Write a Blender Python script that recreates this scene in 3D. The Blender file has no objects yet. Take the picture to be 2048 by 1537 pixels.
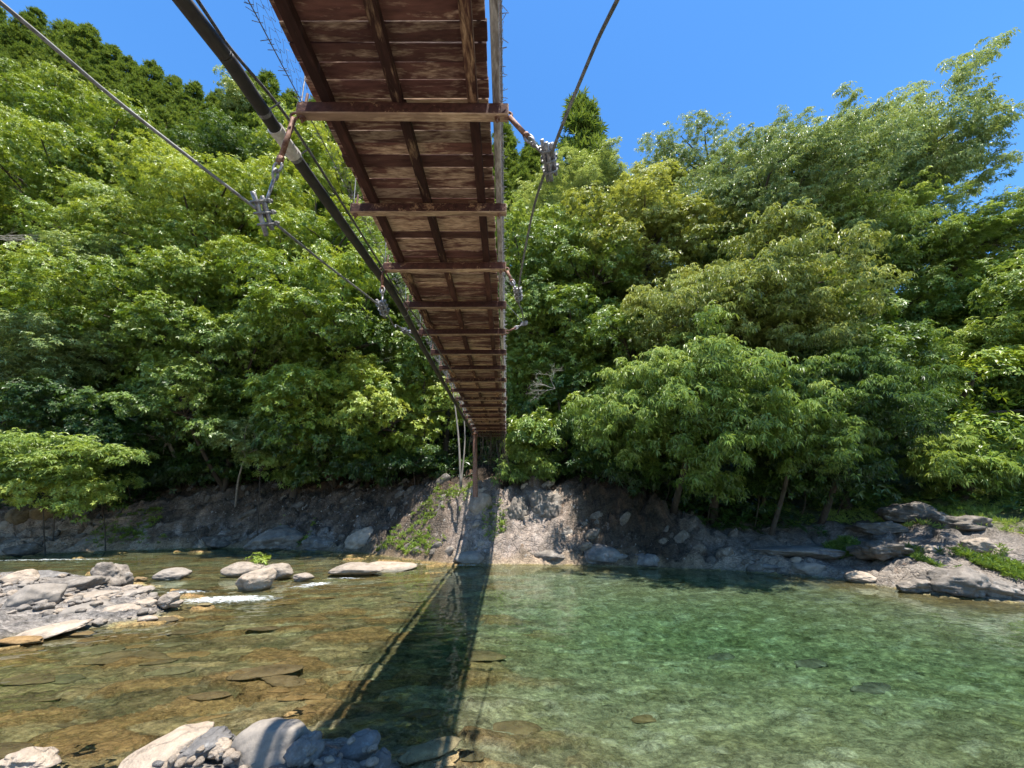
import bpy, math, random
import numpy as np
from math import radians as R
SC = bpy.context.scene
COL = SC.collection

# ------------------------------------------------------------------ camera, sky, sun, exposure
F, PITCH, ZC = 790.0, R(17.0), 2.2            # focal length in photo pixels, tilt up, eye above the water
cd = bpy.data.cameras.new('camera'); cam = bpy.data.objects.new('camera', cd); COL.objects.link(cam)
cam.location = (0, 0, ZC); cam.rotation_euler = (R(90) + PITCH, 0, 0)
cd.sensor_width = 36; cd.lens = 36 * F / 2048; cd.clip_start = .05; cd.clip_end = 2000
SC.camera = cam
SUN = np.array([.098, -.21, 1.0]); SUN /= np.linalg.norm(SUN)     # towards the sun
world = bpy.data.worlds.new('World'); SC.world = world; world.use_nodes = True
wn = world.node_tree
sky = wn.nodes.new('ShaderNodeTexSky'); sky.sky_type = 'NISHITA'; sky.sun_disc = False
sky.sun_elevation = math.asin(SUN[2]); sky.sun_rotation = math.atan2(SUN[0], SUN[1])
sky.air_density = 1.0; sky.dust_density = .15; sky.ozone_density = 3.0; sky.altitude = 300
hs = wn.nodes.new('ShaderNodeHueSaturation'); hs.inputs['Saturation'].default_value = 1.25
wn.links.new(sky.outputs[0], hs.inputs['Color'])
wn.links.new(hs.outputs[0], wn.nodes['Background'].inputs[0])
wn.nodes['Background'].inputs[1].default_value = .125
sl = bpy.data.lights.new('sun', 'SUN'); sl.energy = 4.9; sl.angle = R(.53); sl.color = (1, .955, .88)
so = bpy.data.objects.new('sun', sl); COL.objects.link(so)
so.rotation_euler = (math.acos(SUN[2]), 0, math.atan2(SUN[0], -SUN[1]))
sl.cycles.is_caustics_light = True
vs = SC.view_settings; SC.display_settings.display_device = 'sRGB'
vs.view_transform = 'Standard'; vs.look = 'None'; vs.exposure = 1.3; vs.gamma = 1; vs.use_curve_mapping = False
cy = SC.cycles
cy.max_bounces = 8; cy.diffuse_bounces = 3; cy.glossy_bounces = 3; cy.transmission_bounces = 6; cy.transparent_max_bounces = 6
cy.use_denoising = True; cy.denoiser = 'OPENIMAGEDENOISE'; cy.denoising_prefilter = 'ACCURATE'
cy.sample_clamp_indirect = 4; cy.blur_glossy = .3; cy.use_adaptive_sampling = True; cy.adaptive_threshold = .015

# ------------------------------------------------------------------ helpers
CP, SP = math.cos(PITCH), math.sin(PITCH)
def ray(px, py):
    a, b = (px - 1024) / F, -(py - 768.5) / F
    return np.array([a, CP - b * SP, SP + b * CP])
O = np.array([0, 0, ZC])
def at_y(px, py, y): d = ray(px, py); return O + d * (y / d[1])
def at_z(px, py, z): d = ray(px, py); return O + d * ((z - ZC) / d[2])
def depth(p): return p[1] * CP + (p[2] - ZC) * SP
rng = np.random.default_rng(7)

_perm = np.random.default_rng(3).permutation(4096)
_grad = np.random.default_rng(4).normal(size=(4096, 3)); _grad /= np.linalg.norm(_grad, axis=1)[:, None]
def perlin(x, y, z=0.):
    x, y, z = np.broadcast_arrays(np.asarray(x, float), np.asarray(y, float), np.asarray(z, float))
    xi, yi, zi = np.floor(x).astype(int), np.floor(y).astype(int), np.floor(z).astype(int)
    xf, yf, zf = x - xi, y - yi, z - zi
    u, v, w = [t * t * t * (t * (t * 6 - 15) + 10) for t in (xf, yf, zf)]
    out = 0
    for dx in (0, 1):
        for dy in (0, 1):
            for dz in (0, 1):
                h = _perm[(_perm[(_perm[(xi + dx) & 4095] + yi + dy) & 4095] + zi + dz) & 4095]
                g = _grad[h]
                d = g[..., 0] * (xf - dx) + g[..., 1] * (yf - dy) + g[..., 2] * (zf - dz)
                out = out + d * (u if dx else 1 - u) * (v if dy else 1 - v) * (w if dz else 1 - w)
    return out * 1.5
def fbm(x, y, z=0., o=4, g=.5):
    s, a, f = 0, 1, 1
    for i in range(o):
        s = s + a * perlin(x * f + 17.3 * i, y * f - 9.1 * i, np.asarray(z) * f + 3.7 * i); a *= g; f *= 2.03
    return s
def ridged(x, y, z=0., o=4):
    s, a, f = 0, 1, 1
    for i in range(o):
        s = s + a * (1 - 2 * np.abs(perlin(x * f + 31.3 * i, y * f - 5.1 * i, np.asarray(z) * f))); a *= .5; f *= 2.1
    return s
def voro(x, y):                                # nearest cell: id-random, its offset vector, distance to the border
    xi, yi = np.floor(x).astype(int), np.floor(y).astype(int)
    f1 = np.full(x.shape, 9.); f2 = f1.copy(); rid = np.zeros(x.shape, int); vx = np.zeros(x.shape); vy = vx.copy()
    for dx in (-1, 0, 1):
        for dy in (-1, 0, 1):
            h = _perm[(_perm[(xi + dx) & 4095] + yi + dy) & 4095]
            a = x - (xi + dx + .1 + .8 * (h % 97) / 97.); b = y - (yi + dy + .1 + .8 * (h % 89) / 89.)
            d = np.hypot(a, b); m = d < f1
            f2 = np.where(m, f1, np.minimum(f2, d)); f1 = np.where(m, d, f1)
            rid = np.where(m, h, rid); vx = np.where(m, a, vx); vy = np.where(m, b, vy)
    return rid, vx, vy, f2 - f1
def sstep(a, b, x): t = np.clip((x - a) / (b - a), 0, 1); return t * t * (3 - 2 * t)
def lerp(a, b, t): return a + (b - a) * t
def mixc(a, b, t): return a * (1 - t[..., None]) + np.asarray(b) * t[..., None]

class MB:
    """collects pieces of one mesh"""
    def __init__(s): s.v, s.t, s.q, s.n, s.a = [], [], [], 0, []
    def add(s, v, q=None, t=None, a=0.):
        v = np.asarray(v, float).reshape(-1, 3); s.v.append(v)
        if q is not None and len(q): s.q.append(np.asarray(q, int).reshape(-1, 4) + s.n)
        if t is not None and len(t): s.t.append(np.asarray(t, int).reshape(-1, 3) + s.n)
        s.a.append(np.broadcast_to(np.asarray(a, float), (len(v),))); s.n += len(v)
    def mesh(s, name, smooth=False, attr='tint', color=None):
        v = np.concatenate(s.v); me = bpy.data.meshes.new(name)
        q = np.concatenate(s.q) if s.q else np.zeros((0, 4), int); t = np.concatenate(s.t) if s.t else np.zeros((0, 3), int)
        me.vertices.add(len(v)); me.vertices.foreach_set('co', v.astype(np.float32).ravel())
        li = np.concatenate([q.ravel(), t.ravel()]).astype(np.int32); me.loops.add(len(li)); me.loops.foreach_set('vertex_index', li)
        me.polygons.add(len(q) + len(t))
        st = np.concatenate([np.arange(len(q)) * 4, len(q) * 4 + np.arange(len(t)) * 3]).astype(np.int32)
        me.polygons.foreach_set('loop_start', st)
        me.update(calc_edges=True)
        me.polygons.foreach_set('use_smooth', np.full(len(st), bool(smooth)))
        at = me.attributes.new(attr, 'FLOAT', 'POINT'); at.data.foreach_set('value', np.concatenate(s.a).astype(np.float32))
        if color is not None:
            c = np.ones((len(v), 4), np.float32); c[:, :3] = color
            me.attributes.new('col', 'FLOAT_COLOR', 'POINT').data.foreach_set('color', c.ravel())
        return me
    def build(s, name, mat, parent=None, smooth=False, loc=None, **k):
        return link(name, s.mesh(name, smooth, **k), mat, parent, loc)
    # shapes
    def box(s, c, size, ax=None, a=0., bev=0.):
        h = np.array(size) / 2; ax = np.eye(3) if ax is None else np.asarray(ax)
        if bev <= 0:
            k = np.array([[-1, -1, -1], [1, -1, -1], [1, 1, -1], [-1, 1, -1], [-1, -1, 1], [1, -1, 1], [1, 1, 1], [-1, 1, 1]]) * h
            s.add(np.asarray(c) + k @ ax, [[0, 3, 2, 1], [4, 5, 6, 7], [0, 1, 5, 4], [1, 2, 6, 5], [2, 3, 7, 6], [3, 0, 4, 7]], a=a); return
        v, idx = [], {}
        for sx in (-1, 1):
            for sy in (-1, 1):
                for sz in (-1, 1):
                    for m in range(3):
                        p = np.array([sx, sy, sz]) * (h - bev); p[m] = [sx, sy, sz][m] * h[m]
                        idx[(sx, sy, sz, m)] = len(v); v.append(p)
        q, t = [], []
        for m in range(3):
            o = [i for i in range(3) if i != m]
            for sg in (-1, 1):
                f = []
                for (i, j) in ((-1, -1), (1, -1), (1, 1), (-1, 1)):
                    k = [0, 0, 0]; k[m] = sg; k[o[0]] = i; k[o[1]] = j; f.append(idx[(*k, m)])
                q.append(f)
            for i in (-1, 1):
                for j in (-1, 1):
                    k = [0, 0, 0]; k[o[0]] = i; k[o[1]] = j
                    ka, kb = list(k), list(k); ka[m] = -1; kb[m] = 1
                    q.append([idx[(*ka, o[0])], idx[(*kb, o[0])], idx[(*kb, o[1])], idx[(*ka, o[1])]])
        for sx in (-1, 1):
            for sy in (-1, 1):
                for sz in (-1, 1): t.append([idx[(sx, sy, sz, m)] for m in range(3)])
        v = np.array(v)
        q = [f if np.dot(np.cross(v[f[1]] - v[f[0]], v[f[2]] - v[f[0]]), v[f].mean(0)) > 0 else f[::-1] for f in q]
        t = [f if np.dot(np.cross(v[f[1]] - v[f[0]], v[f[2]] - v[f[0]]), v[f].mean(0)) > 0 else f[::-1] for f in t]
        s.add(np.asarray(c) + v @ ax, q, t, a=a)
    def tube(s, pts, rad, n=8, a=0., cap=True, closed=False):
        P = np.asarray(pts, float); m = len(P); rad = np.broadcast_to(np.asarray(rad, float), (m,))
        T = np.gradient(P, axis=0) if not closed else np.roll(P, -1, 0) - np.roll(P, 1, 0)
        T /= np.linalg.norm(T, axis=1)[:, None] + 1e-12
        ref = np.array([0, 0, 1.]) if abs(T[0][2]) < .9 else np.array([1., 0, 0])
        U = np.cross(T[0], ref); U /= np.linalg.norm(U); rings = []
        for i in range(m):
            U = U - T[i] * np.dot(U, T[i]); U /= np.linalg.norm(U) + 1e-12; V = np.cross(T[i], U)
            th = np.arange(n) * 2 * math.pi / n
            rings.append(P[i] + rad[i] * (np.cos(th)[:, None] * U + np.sin(th)[:, None] * V))
        v = np.concatenate(rings); j = np.arange(n); k = (j + 1) % n; q = []
        for i in range(m if closed else m - 1):
            b, c = i * n, ((i + 1) % m) * n
            q.append(np.stack([b + j, b + k, c + k, c + j], 1))
        t = []
        if cap and not closed:
            v = np.concatenate([v, P[:1], P[-1:]]); t = [[m * n, kk, jj] for jj, kk in zip(j, k)] + [[m * n + 1, (m - 1) * n + jj, (m - 1) * n + kk] for jj, kk in zip(j, k)]
        s.add(v, np.concatenate(q), t, a=a)
def link(name, me, mat=None, parent=None, loc=None):
    o = bpy.data.objects.new(name, me); COL.objects.link(o)
    if mat is not None and not me.materials: me.materials.append(mat)
    if parent is not None: o.parent = parent
    if loc is not None: o.location = loc
    return o
def tag(o, label=None, cat=None, group=None, kind=None):
    for k, v in (('label', label), ('category', cat), ('group', group), ('kind', kind)):
        if v: o[k] = v
    return o
def empty(name, loc, label, cat, group=None):
    o = bpy.data.objects.new(name, None); COL.objects.link(o); o.location = loc; o.empty_display_size = .2
    return tag(o, label, cat, group)
def spline(pts, n):
    P = np.asarray(pts, float); P = np.concatenate([[2 * P[0] - P[1]], P, [2 * P[-1] - P[-2]]]); out = []
    for i in range(1, len(P) - 2):
        for t in np.linspace(0, 1, n, endpoint=False):
            a, b, c, d = P[i - 1], P[i], P[i + 1], P[i + 2]
            out.append(.5 * (2 * b + (c - a) * t + (2 * a - 5 * b + 4 * c - d) * t * t + (-a + 3 * b - 3 * c + d) * t ** 3))
    out.append(P[-2]); return np.array(out)

# ------------------------------------------------------------------ materials
class NT:
    def __init__(s, name):
        s.m = bpy.data.materials.new(name); s.m.use_nodes = True; s.t = s.m.node_tree; s.t.nodes.clear()
        s.out = s.n('ShaderNodeOutputMaterial')
    def n(s, t, **k):
        x = s.t.nodes.new(t)
        for a, b in k.items(): setattr(x, a, b)
        return x
    def l(s, a, b): s.t.links.new(a, b)
    def setv(s, sock, v):
        if hasattr(v, 'is_output'): s.l(v, sock)
        elif isinstance(v, (tuple, list)) and len(v) == 3 and sock.type == 'RGBA': sock.default_value = (*v, 1)
        else: sock.default_value = v
    def attr(s, name, what='Fac'): return s.n('ShaderNodeAttribute', attribute_name=name).outputs[what]
    def coord(s, scale=(1, 1, 1), rot=(0, 0, 0), which='Object'):
        c = s.n('ShaderNodeTexCoord'); m = s.n('ShaderNodeMapping'); s.l(c.outputs[which], m.inputs[0])
        m.inputs['Scale'].default_value = scale; m.inputs['Rotation'].default_value = rot; return m.outputs[0]
    def noise(s, vec, scale, detail=4, rough=.55, what='Fac', dist=0):
        x = s.n('ShaderNodeTexNoise'); s.l(vec, x.inputs['Vector']); x.inputs['Scale'].default_value = scale
        x.inputs['Detail'].default_value = detail; x.inputs['Roughness'].default_value = rough; x.inputs['Distortion'].default_value = dist
        return x.outputs[what]
    def voronoi(s, vec, scale, feature='F1', what='Distance'):
        x = s.n('ShaderNodeTexVoronoi', feature=feature); s.l(vec, x.inputs['Vector']); x.inputs['Scale'].default_value = scale; return x.outputs[what]
    def math(s, op, a, b=0., clamp=False):
        x = s.n('ShaderNodeMath', operation=op, use_clamp=clamp); s.setv(x.inputs[0], a); s.setv(x.inputs[1], b); return x.outputs[0]
    def rng(s, v, a, b, c=0., d=1.):
        x = s.n('ShaderNodeMapRange'); s.l(v, x.inputs[0])
        for i, k in enumerate((a, b, c, d)): x.inputs[i + 1].default_value = k
        return x.outputs[0]
    def mix(s, f, a, b, mode='MIX'):
        x = s.n('ShaderNodeMix', data_type='RGBA', blend_type=mode); s.setv(x.inputs[0], f); s.setv(x.inputs[6], a); s.setv(x.inputs[7], b); return x.outputs[2]
    def ramp(s, v, stops):
        x = s.n('ShaderNodeValToRGB'); s.l(v, x.inputs[0]); e = x.color_ramp.elements
        while len(e) < len(stops): e.new(.5)
        for el, (p, c) in zip(e, stops): el.position = p; el.color = (*c, 1)
        return x.outputs[0]
    def bump(s, h, st, d=.02):
        x = s.n('ShaderNodeBump'); s.l(h, x.inputs['Height']); x.inputs['Strength'].default_value = st; x.inputs['Distance'].default_value = d; return x.outputs[0]
    def pbr(s, color, rough=.7, metal=0., spec=.5, normal=None):
        b = s.n('ShaderNodeBsdfPrincipled'); s.setv(b.inputs['Base Color'], color); s.setv(b.inputs['Roughness'], rough)
        s.setv(b.inputs['Metallic'], metal); s.setv(b.inputs['Specular IOR Level'], spec)
        if normal is not None: s.l(normal, b.inputs['Normal'])
        s.l(b.outputs[0], s.out.inputs[0]); s.bsdf = b; return s

def m_leaf(name, c0, c1, c2, trans=.29, rough=.40, spec=.55):
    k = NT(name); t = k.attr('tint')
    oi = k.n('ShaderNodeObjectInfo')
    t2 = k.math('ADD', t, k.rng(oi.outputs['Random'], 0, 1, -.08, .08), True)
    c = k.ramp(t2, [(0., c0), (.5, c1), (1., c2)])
    k.pbr(c, rough, 0, spec)
    tr = k.n('ShaderNodeBsdfTranslucent'); k.l(k.mix(1., c, (1.25, 1.15, .55), 'MULTIPLY'), tr.inputs[0])
    mx = k.n('ShaderNodeMixShader'); mx.inputs[0].default_value = trans
    k.l(k.bsdf.outputs[0], mx.inputs[1]); k.l(tr.outputs[0], mx.inputs[2]); k.l(mx.outputs[0], k.out.inputs[0]); return k.m
LEAF = {
    'lush': m_leaf('leaf_lush', (.040, .090, .009), (.180, .270, .030), (.40, .46, .085)),
    'mid': m_leaf('leaf_mid', (.040, .088, .013), (.165, .255, .042), (.36, .44, .115)),
    'gray': m_leaf('leaf_gray', (.055, .100, .030), (.190, .270, .085), (.40, .47, .19)),
    'olive': m_leaf('leaf_olive', (.055, .085, .016), (.190, .245, .052), (.40, .43, .115)),
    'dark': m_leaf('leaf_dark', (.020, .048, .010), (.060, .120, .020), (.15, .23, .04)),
    'cedar': m_leaf('leaf_cedar', (.042, .082, .018), (.135, .200, .042), (.27, .33, .08), .3, .6, .2),
    'grass': m_leaf('leaf_grass', (.060, .118, .018), (.185, .275, .050), (.36, .45, .12), .4),
    'fern': m_leaf('leaf_fern', (.014, .036, .008), (.045, .095, .016), (.11, .17, .034), .3),
}
def m_bark(name, c0, c1, sc=6):
    k = NT(name); v = k.coord((1, 1, .25)); n = k.noise(v, sc, 6, .65); n2 = k.noise(k.coord(), 1.3, 3)
    c = k.mix(k.rng(n2, .4, .65), k.mix(k.rng(n, .35, .65), c0, c1), tuple(x * .6 for x in c1))
    return k.pbr(c, .9, 0, .2, k.bump(n, .7, .03)).m
BARK = m_bark('bark', (.040, .030, .022), (.105, .085, .066)); PALE = m_bark('pale_bark', (.20, .18, .15), (.42, .38, .32), 9)

def m_rock(name, c0, c1, c2, lich=.5, sc=1., bump=.6):
    k = NT(name); v = k.coord(); n = k.noise(v, 2.2 * sc, 8, .62, dist=.4); n2 = k.noise(v, 9 * sc, 6, .65); n3 = k.noise(v, 45 * sc, 3, .6)
    oi = k.n('ShaderNodeObjectInfo').outputs['Random']
    c = k.ramp(k.math('ADD', k.math('MULTIPLY', n, .62), k.math('MULTIPLY', n2, .38)), [(.36, c0), (.5, c1), (.66, c2)])
    c = k.mix(1., c, k.ramp(oi, [(0, (.80, .76, .70)), (.5, (1.0, .94, .85)), (1, (1.16, 1.06, .93))]), 'MULTIPLY')
    c = k.mix(k.rng(n3, .35, .7, 0, .45), c, tuple(x * .55 for x in c1))
    pl = k.rng(k.noise(v, 4 * sc, 5, .7), .60, .66, 0, lich)
    c = k.mix(pl, c, (.46, .45, .42))
    wv = k.n('ShaderNodeVectorMath', operation='ADD'); k.l(k.coord((1, 1, 1.9), (.4, .3, .9)), wv.inputs[0]); ws = k.n('ShaderNodeVectorMath', operation='SCALE'); k.l(k.noise(v, 3.5, 5, .6, 'Color'), ws.inputs[0]); ws.inputs['Scale'].default_value = .55; k.l(ws.outputs[0], wv.inputs[1])
    gz_ = k.n('ShaderNodeSeparateXYZ'); k.l(k.n('ShaderNodeNewGeometry').outputs['Position'], gz_.inputs[0]); zz = k.math('ADD', gz_.outputs[2], k.rng(n2, .3, .7, -.03, .03))
    wet = k.math('MULTIPLY', k.rng(zz, .05, .10, 1, 0), k.rng(zz, -.06, -.02))
    c = k.mix(k.math('MULTIPLY', wet, .6), c, tuple(x * .30 for x in c1))
    crk = k.math('MAXIMUM', k.rng(k.voronoi(wv.outputs[0], 1.7 * sc, 'DISTANCE_TO_EDGE'), 0, .03), k.rng(k.noise(v, 2.2, 3), .45, .55))
    c = k.mix(k.math('MULTIPLY', k.math('SUBTRACT', 1., crk, True), .35), c, tuple(x * .45 for x in c0))
    h = k.math('ADD', k.math('ADD', k.math('MULTIPLY', n2, 1.), k.math('MULTIPLY', n3, .35)), k.math('MULTIPLY', crk, .5))
    return k.pbr(c, .88, 0, .25, k.bump(h, bump, .05)).m
ROCK = m_rock('river_rock', (.10, .09, .082), (.185, .168, .152), (.30, .275, .25), .3)
SMOOTH = m_rock('smooth_boulder', (.17, .155, .14), (.235, .215, .195), (.31, .285, .26), .05, .6, .25)
BLUE = m_rock('bluish_rock', (.10, .097, .097), (.165, .16, .16), (.26, .255, .25), .25)
CREAM = m_rock('cream_rock', (.22, .185, .15), (.32, .275, .23), (.41, .36, .31), .2)
BROWN = m_rock('brown_rock', (.10, .070, .036), (.19, .138, .075), (.28, .21, .12), .0)
DARKROCK = m_rock('dark_rock', (.065, .058, .052), (.13, .118, .105), (.23, .21, .19), .4)

def m_ground():
    k = NT('ground'); v = k.coord(); c = k.attr('col', 'Color')
    n = k.noise(v, 3.5, 8, .65, dist=.5); n2 = k.noise(v, 16, 6, .65); n3 = k.noise(v, 60, 3, .6)
    f = k.math('ADD', k.rng(n, .3, .7, .55, 1.35), k.rng(n2, .3, .7, -.36, .36))
    f = k.math('MAXIMUM', k.math('ADD', f, k.rng(n3, .3, .7, -.3, .3)), .12)
    cc = k.n('ShaderNodeCombineColor'); [k.l(f, cc.inputs[i]) for i in range(3)]
    c = k.mix(1., c, cc.outputs[0], 'MULTIPLY')
    rk = k.attr('rock')
    pv = k.n('ShaderNodeTexVoronoi'); k.l(k.coord((1., 1.7, 1.)), pv.inputs['Vector']); pv.inputs['Scale'].default_value = 13.; sep = k.n('ShaderNodeSeparateColor'); k.l(pv.outputs['Color'], sep.inputs[0])
    pm = k.math('ADD', k.rng(sep.outputs[0], 0, 1, .55, 1.45), k.rng(pv.outputs['Distance'], .25, .6, .12, -.4))
    pc = k.n('ShaderNodeCombineColor'); [k.l(pm, pc.inputs[i]) for i in range(3)]
    c = k.mix(k.math('MULTIPLY', k.math('SUBTRACT', 1., rk, True), .42), c, k.mix(1., c, pc.outputs[0], 'MULTIPLY'))
    lic = k.math('MULTIPLY', k.rng(k.noise(v, 5.5, 6, .7), .60, .66), rk)
    c = k.mix(k.math('MULTIPLY', lic, .75), c, (.44, .42, .38))
    iron = k.math('MULTIPLY', k.rng(k.noise(v, 1.7, 5, .7), .60, .70), rk)
    c = k.mix(k.math('MULTIPLY', iron, .5), c, (.26, .15, .08))
    ve = k.voronoi(k.coord((1, 1, 1.6), (.3, .5, .2)), 3.2, 'DISTANCE_TO_EDGE')
    h = k.math('ADD', k.math('ADD', n2, k.math('MULTIPLY', n3, .4)), k.math('MULTIPLY', k.math('MULTIPLY', k.rng(ve, 0, .08, 0, 1), rk), .5))
    return k.pbr(c, .9, 0, .2, k.bump(h, .9, .10)).m
GROUND = m_ground()

def m_wood(name, paint, wood, p0, p1, horiz=True):
    k = NT(name); r = k.attr('tint')
    cb = k.n('ShaderNodeTexCoord'); mp = k.n('ShaderNodeMapping'); k.l(cb.outputs['Object'], mp.inputs[0])
    mp.inputs['Scale'].default_value = (1, 5, 5) if horiz else (5, 1, 5)
    cx = k.n('ShaderNodeCombineXYZ'); k.l(k.math('MULTIPLY', r, 37.), cx.inputs[0]); k.l(k.math('MULTIPLY', r, 11.), cx.inputs[1])
    va = k.n('ShaderNodeVectorMath', operation='ADD'); k.l(mp.outputs[0], va.inputs[0]); k.l(cx.outputs[0], va.inputs[1]); v = va.outputs[0]
    n = k.noise(v, 2.3, 7, .62, dist=.7); g = k.noise(v, 14, 5, .6)
    mask = k.rng(k.math('ADD', k.math('ADD', n, k.math('MULTIPLY', g, .25)), k.rng(r, 0, 1, -.12, .12)), p0, p1)
    w = k.ramp(g, [(.3, wood[0]), (.5, wood[1]), (.7, wood[2])])
    pcol = k.mix(k.rng(k.noise(v, 5, 4), .35, .65), paint[0], paint[1])
    c = k.mix(mask, pcol, w)
    c = k.mix(1., c, k.ramp(k.math('FRACT', k.math('MULTIPLY', r, 7.3)), [(0, (.66, .64, .64)), (1, (1.35, 1.25, 1.2))]), 'MULTIPLY')
    return k.pbr(c, .85, 0, .2, k.bump(k.math('ADD', g, k.math('MULTIPLY', mask, -.6)), .5, .008)).m
PLANK = m_wood('painted_plank', ((.085, .040, .033), (.155, .075, .060)), ((.24, .15, .10), (.40, .285, .20), (.56, .42, .31)), .59, .73)
STRING = m_wood('stringer_paint_beam_shade', ((.042, .020, .016), (.08, .036, .028)), ((.18, .10, .06), (.30, .19, .11), (.42, .29, .18)), .66, .78, False)
BEAM = m_wood('bare_beam', ((.17, .115, .08), (.26, .18, .125)), ((.26, .18, .11), (.40, .29, .19), (.52, .41, .29)), .50, .66)
GREYWOOD = m_wood('grey_wood', ((.17, .15, .14), (.28, .26, .25)), ((.34, .32, .30), (.48, .46, .44), (.62, .60, .58)), .48, .66, False)
def m_metal(name, c0, c1, rough=.5, metal=.7, sc=30):
    k = NT(name); n = k.noise(k.coord(), sc, 5, .65); c = k.mix(k.rng(n, .4, .62), c0, c1)
    return k.pbr(c, rough, metal, .5, k.bump(n, .3, .003)).m
STEEL = m_metal('weathered_steel', (.12, .115, .11), (.24, .235, .23), .6, .3); GALV = m_metal('galvanised', (.17, .16, .165), (.36, .35, .355), .5, .4)
RUST = m_metal('rusty_steel', (.13, .055, .030), (.30, .17, .12), .8, .2); DKCABLE = m_metal('dark_cable', (.06, .055, .05), (.16, .15, .14), .6, .4, 60)
BLACKPIPE = m_metal('black_pipe_plastic', (.014, .012, .011), (.034, .028, .023), .62, 0, 8); SLEEVE = m_metal('pale_sleeve', (.42, .38, .33), (.56, .52, .47), .6, 0)

def m_water():
    k = NT('water'); g = k.n('ShaderNodeBsdfGlass'); g.inputs['Roughness'].default_value = 0; g.inputs['IOR'].default_value = 1.33
    k.l(g.outputs[0], k.out.inputs['Surface'])
    return k.m
def m_tint():
    k = NT('water_tint'); a = k.n('ShaderNodeVolumeAbsorption'); a.inputs['Color'].default_value = (.14, .66, .45, 1); a.inputs['Density'].default_value = .52
    k.l(a.outputs[0], k.out.inputs['Volume']); return k.m
WATER = m_water()

# ------------------------------------------------------------------ ground: river bed, banks, hills as one sheet
SHORE = np.array([(-140, -30), (-70, 2), (-38, 15)] + [tuple(at_z(x, y, 0)[:2]) for x, y in
    ((0, 1113), (200, 1104), (440, 1096), (600, 1102), (720, 1106), (820, 1120), (900, 1129), (1150, 1131), (1300, 1136),
     (1480, 1143), (1650, 1156), (1780, 1176), (1880, 1193), (2048, 1207))] + [(16, 8.6), (26, 3), (60, -30)])
BAR = np.array([(-60, -8), (-30, 8)] + [tuple(at_z(x, y, 0)[:2]) for x, y in ((-160, 1166), (0, 1152), (110, 1152), (215, 1163), (290, 1190), (362, 1212), (300, 1240), (150, 1262), (40, 1275), (0, 1290), (-200, 1335))] + [(-20, 3), (-50, -14)])
NEAR = np.array([(-60, -60), (-60, -6), (-16, 2.6), (-6.2, 3.7), (-4.4, 3.6), (-3.6, 4.15), (-2.6, 4.72), (-1.5, 4.72), (-1.05, 4.35), (-.7, 3.7), (.5, 3.0), (5, 2.2), (14, .2), (60, -40), (60, -60)])
def pdist(x, y, P, closed):
    d = np.full(x.shape, 1e9); n = len(P)
    for i in range(n if closed else n - 1):
        a, b = P[i], P[(i + 1) % n]; e = b - a
        t = np.clip(((x - a[0]) * e[0] + (y - a[1]) * e[1]) / (e @ e), 0, 1)
        d = np.minimum(d, np.hypot(x - a[0] - t * e[0], y - a[1] - t * e[1]))
    return d
def inside(x, y, P):
    r = np.zeros(x.shape, bool); n = len(P)
    for i in range(n):
        a, b = P[i], P[(i + 1) % n]
        c = ((a[1] > y) != (b[1] > y))
        with np.errstate(divide='ignore', invalid='ignore'):
            r ^= c & (x < (b[0] - a[0]) * (y - a[1]) / (b[1] - a[1]) + a[0])
    return r
FARPOLY = np.concatenate([SHORE, [(60, 400), (400, 400), (-400, 400), (-400, -30)]])
def dists(x, y):
    sf = pdist(x, y, SHORE, False); sf = np.where(inside(x, y, FARPOLY), sf, -sf)
    sb = pdist(x, y, BAR, True); sb = np.where(inside(x, y, BAR), sb, -sb)
    sn = pdist(x, y, NEAR, True); sn = np.where(inside(x, y, NEAR), sn, -sn)
    return sf, sb, sn
def base_z(x, y, sf=None):
    """bank and hill without detail, for sf > 0"""
    if sf is None: sf = dists(x, y)[0]
    wr = sstep(4.5, 9.5, x); s = np.maximum(sf, 0)
    zl = .18 * sstep(0, .25, s) + 2.55 * sstep(.1, 2.4, s) + .5 * np.maximum(s - 2.2, 0) + .28 * np.maximum(s - 9, 0)
    zr = .25 * sstep(0, .6, s) + 1.25 * sstep(.3, 5.5, s) + .24 * np.maximum(s - 4.5, 0) + .30 * np.maximum(s - 9, 0)
    zfl = .5 * sstep(0, 1.2, s) + 1.6 * sstep(.8, 5, s) + .42 * np.maximum(s - 4, 0) + .34 * np.maximum(s - 10, 0)
    wl = sstep(-17, -24, x)
    return lerp(lerp(zl, zfl, wl), zr, wr)
def ground_z(x, y):
    x, y = np.atleast_1d(np.float64(x)), np.atleast_1d(np.float64(y)); sf, sb, sn = dists(x, y)
    return float(np.where(sf > 0, base_z(x, y, sf), np.where(sn > 0, .35 + .15 * np.minimum(sn, 3), -.3))[0])

def axis(segs):
    out = [segs[0][0]]
    for a, b, s0, s1 in segs:
        x = a; L = b - a
        while x < b - 1e-6:
            st = lerp(s0, s1, (x - a) / L); x = min(b, x + st); out.append(x)
    return np.unique(np.round(out, 4))
XS = axis([(-170, -40, 8, 1.5), (-40, -24, 1., .16), (-24, -8, .10, .065), (-8, 7, .05, .06), (7, 15, .07, .1), (15, 40, .15, 2), (40, 110, 2, 8)])
YS = axis([(-40, 0, 5, .4), (0, 3, .25, .08), (3, 9, .045, .05), (9, 15, .06, .075), (15, 25, .065, .08), (25, 40, .12, 1), (40, 170, 1, 8)])
X, Y = np.meshgrid(XS, YS)
SF, SB, SN = dists(X, Y)
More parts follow.
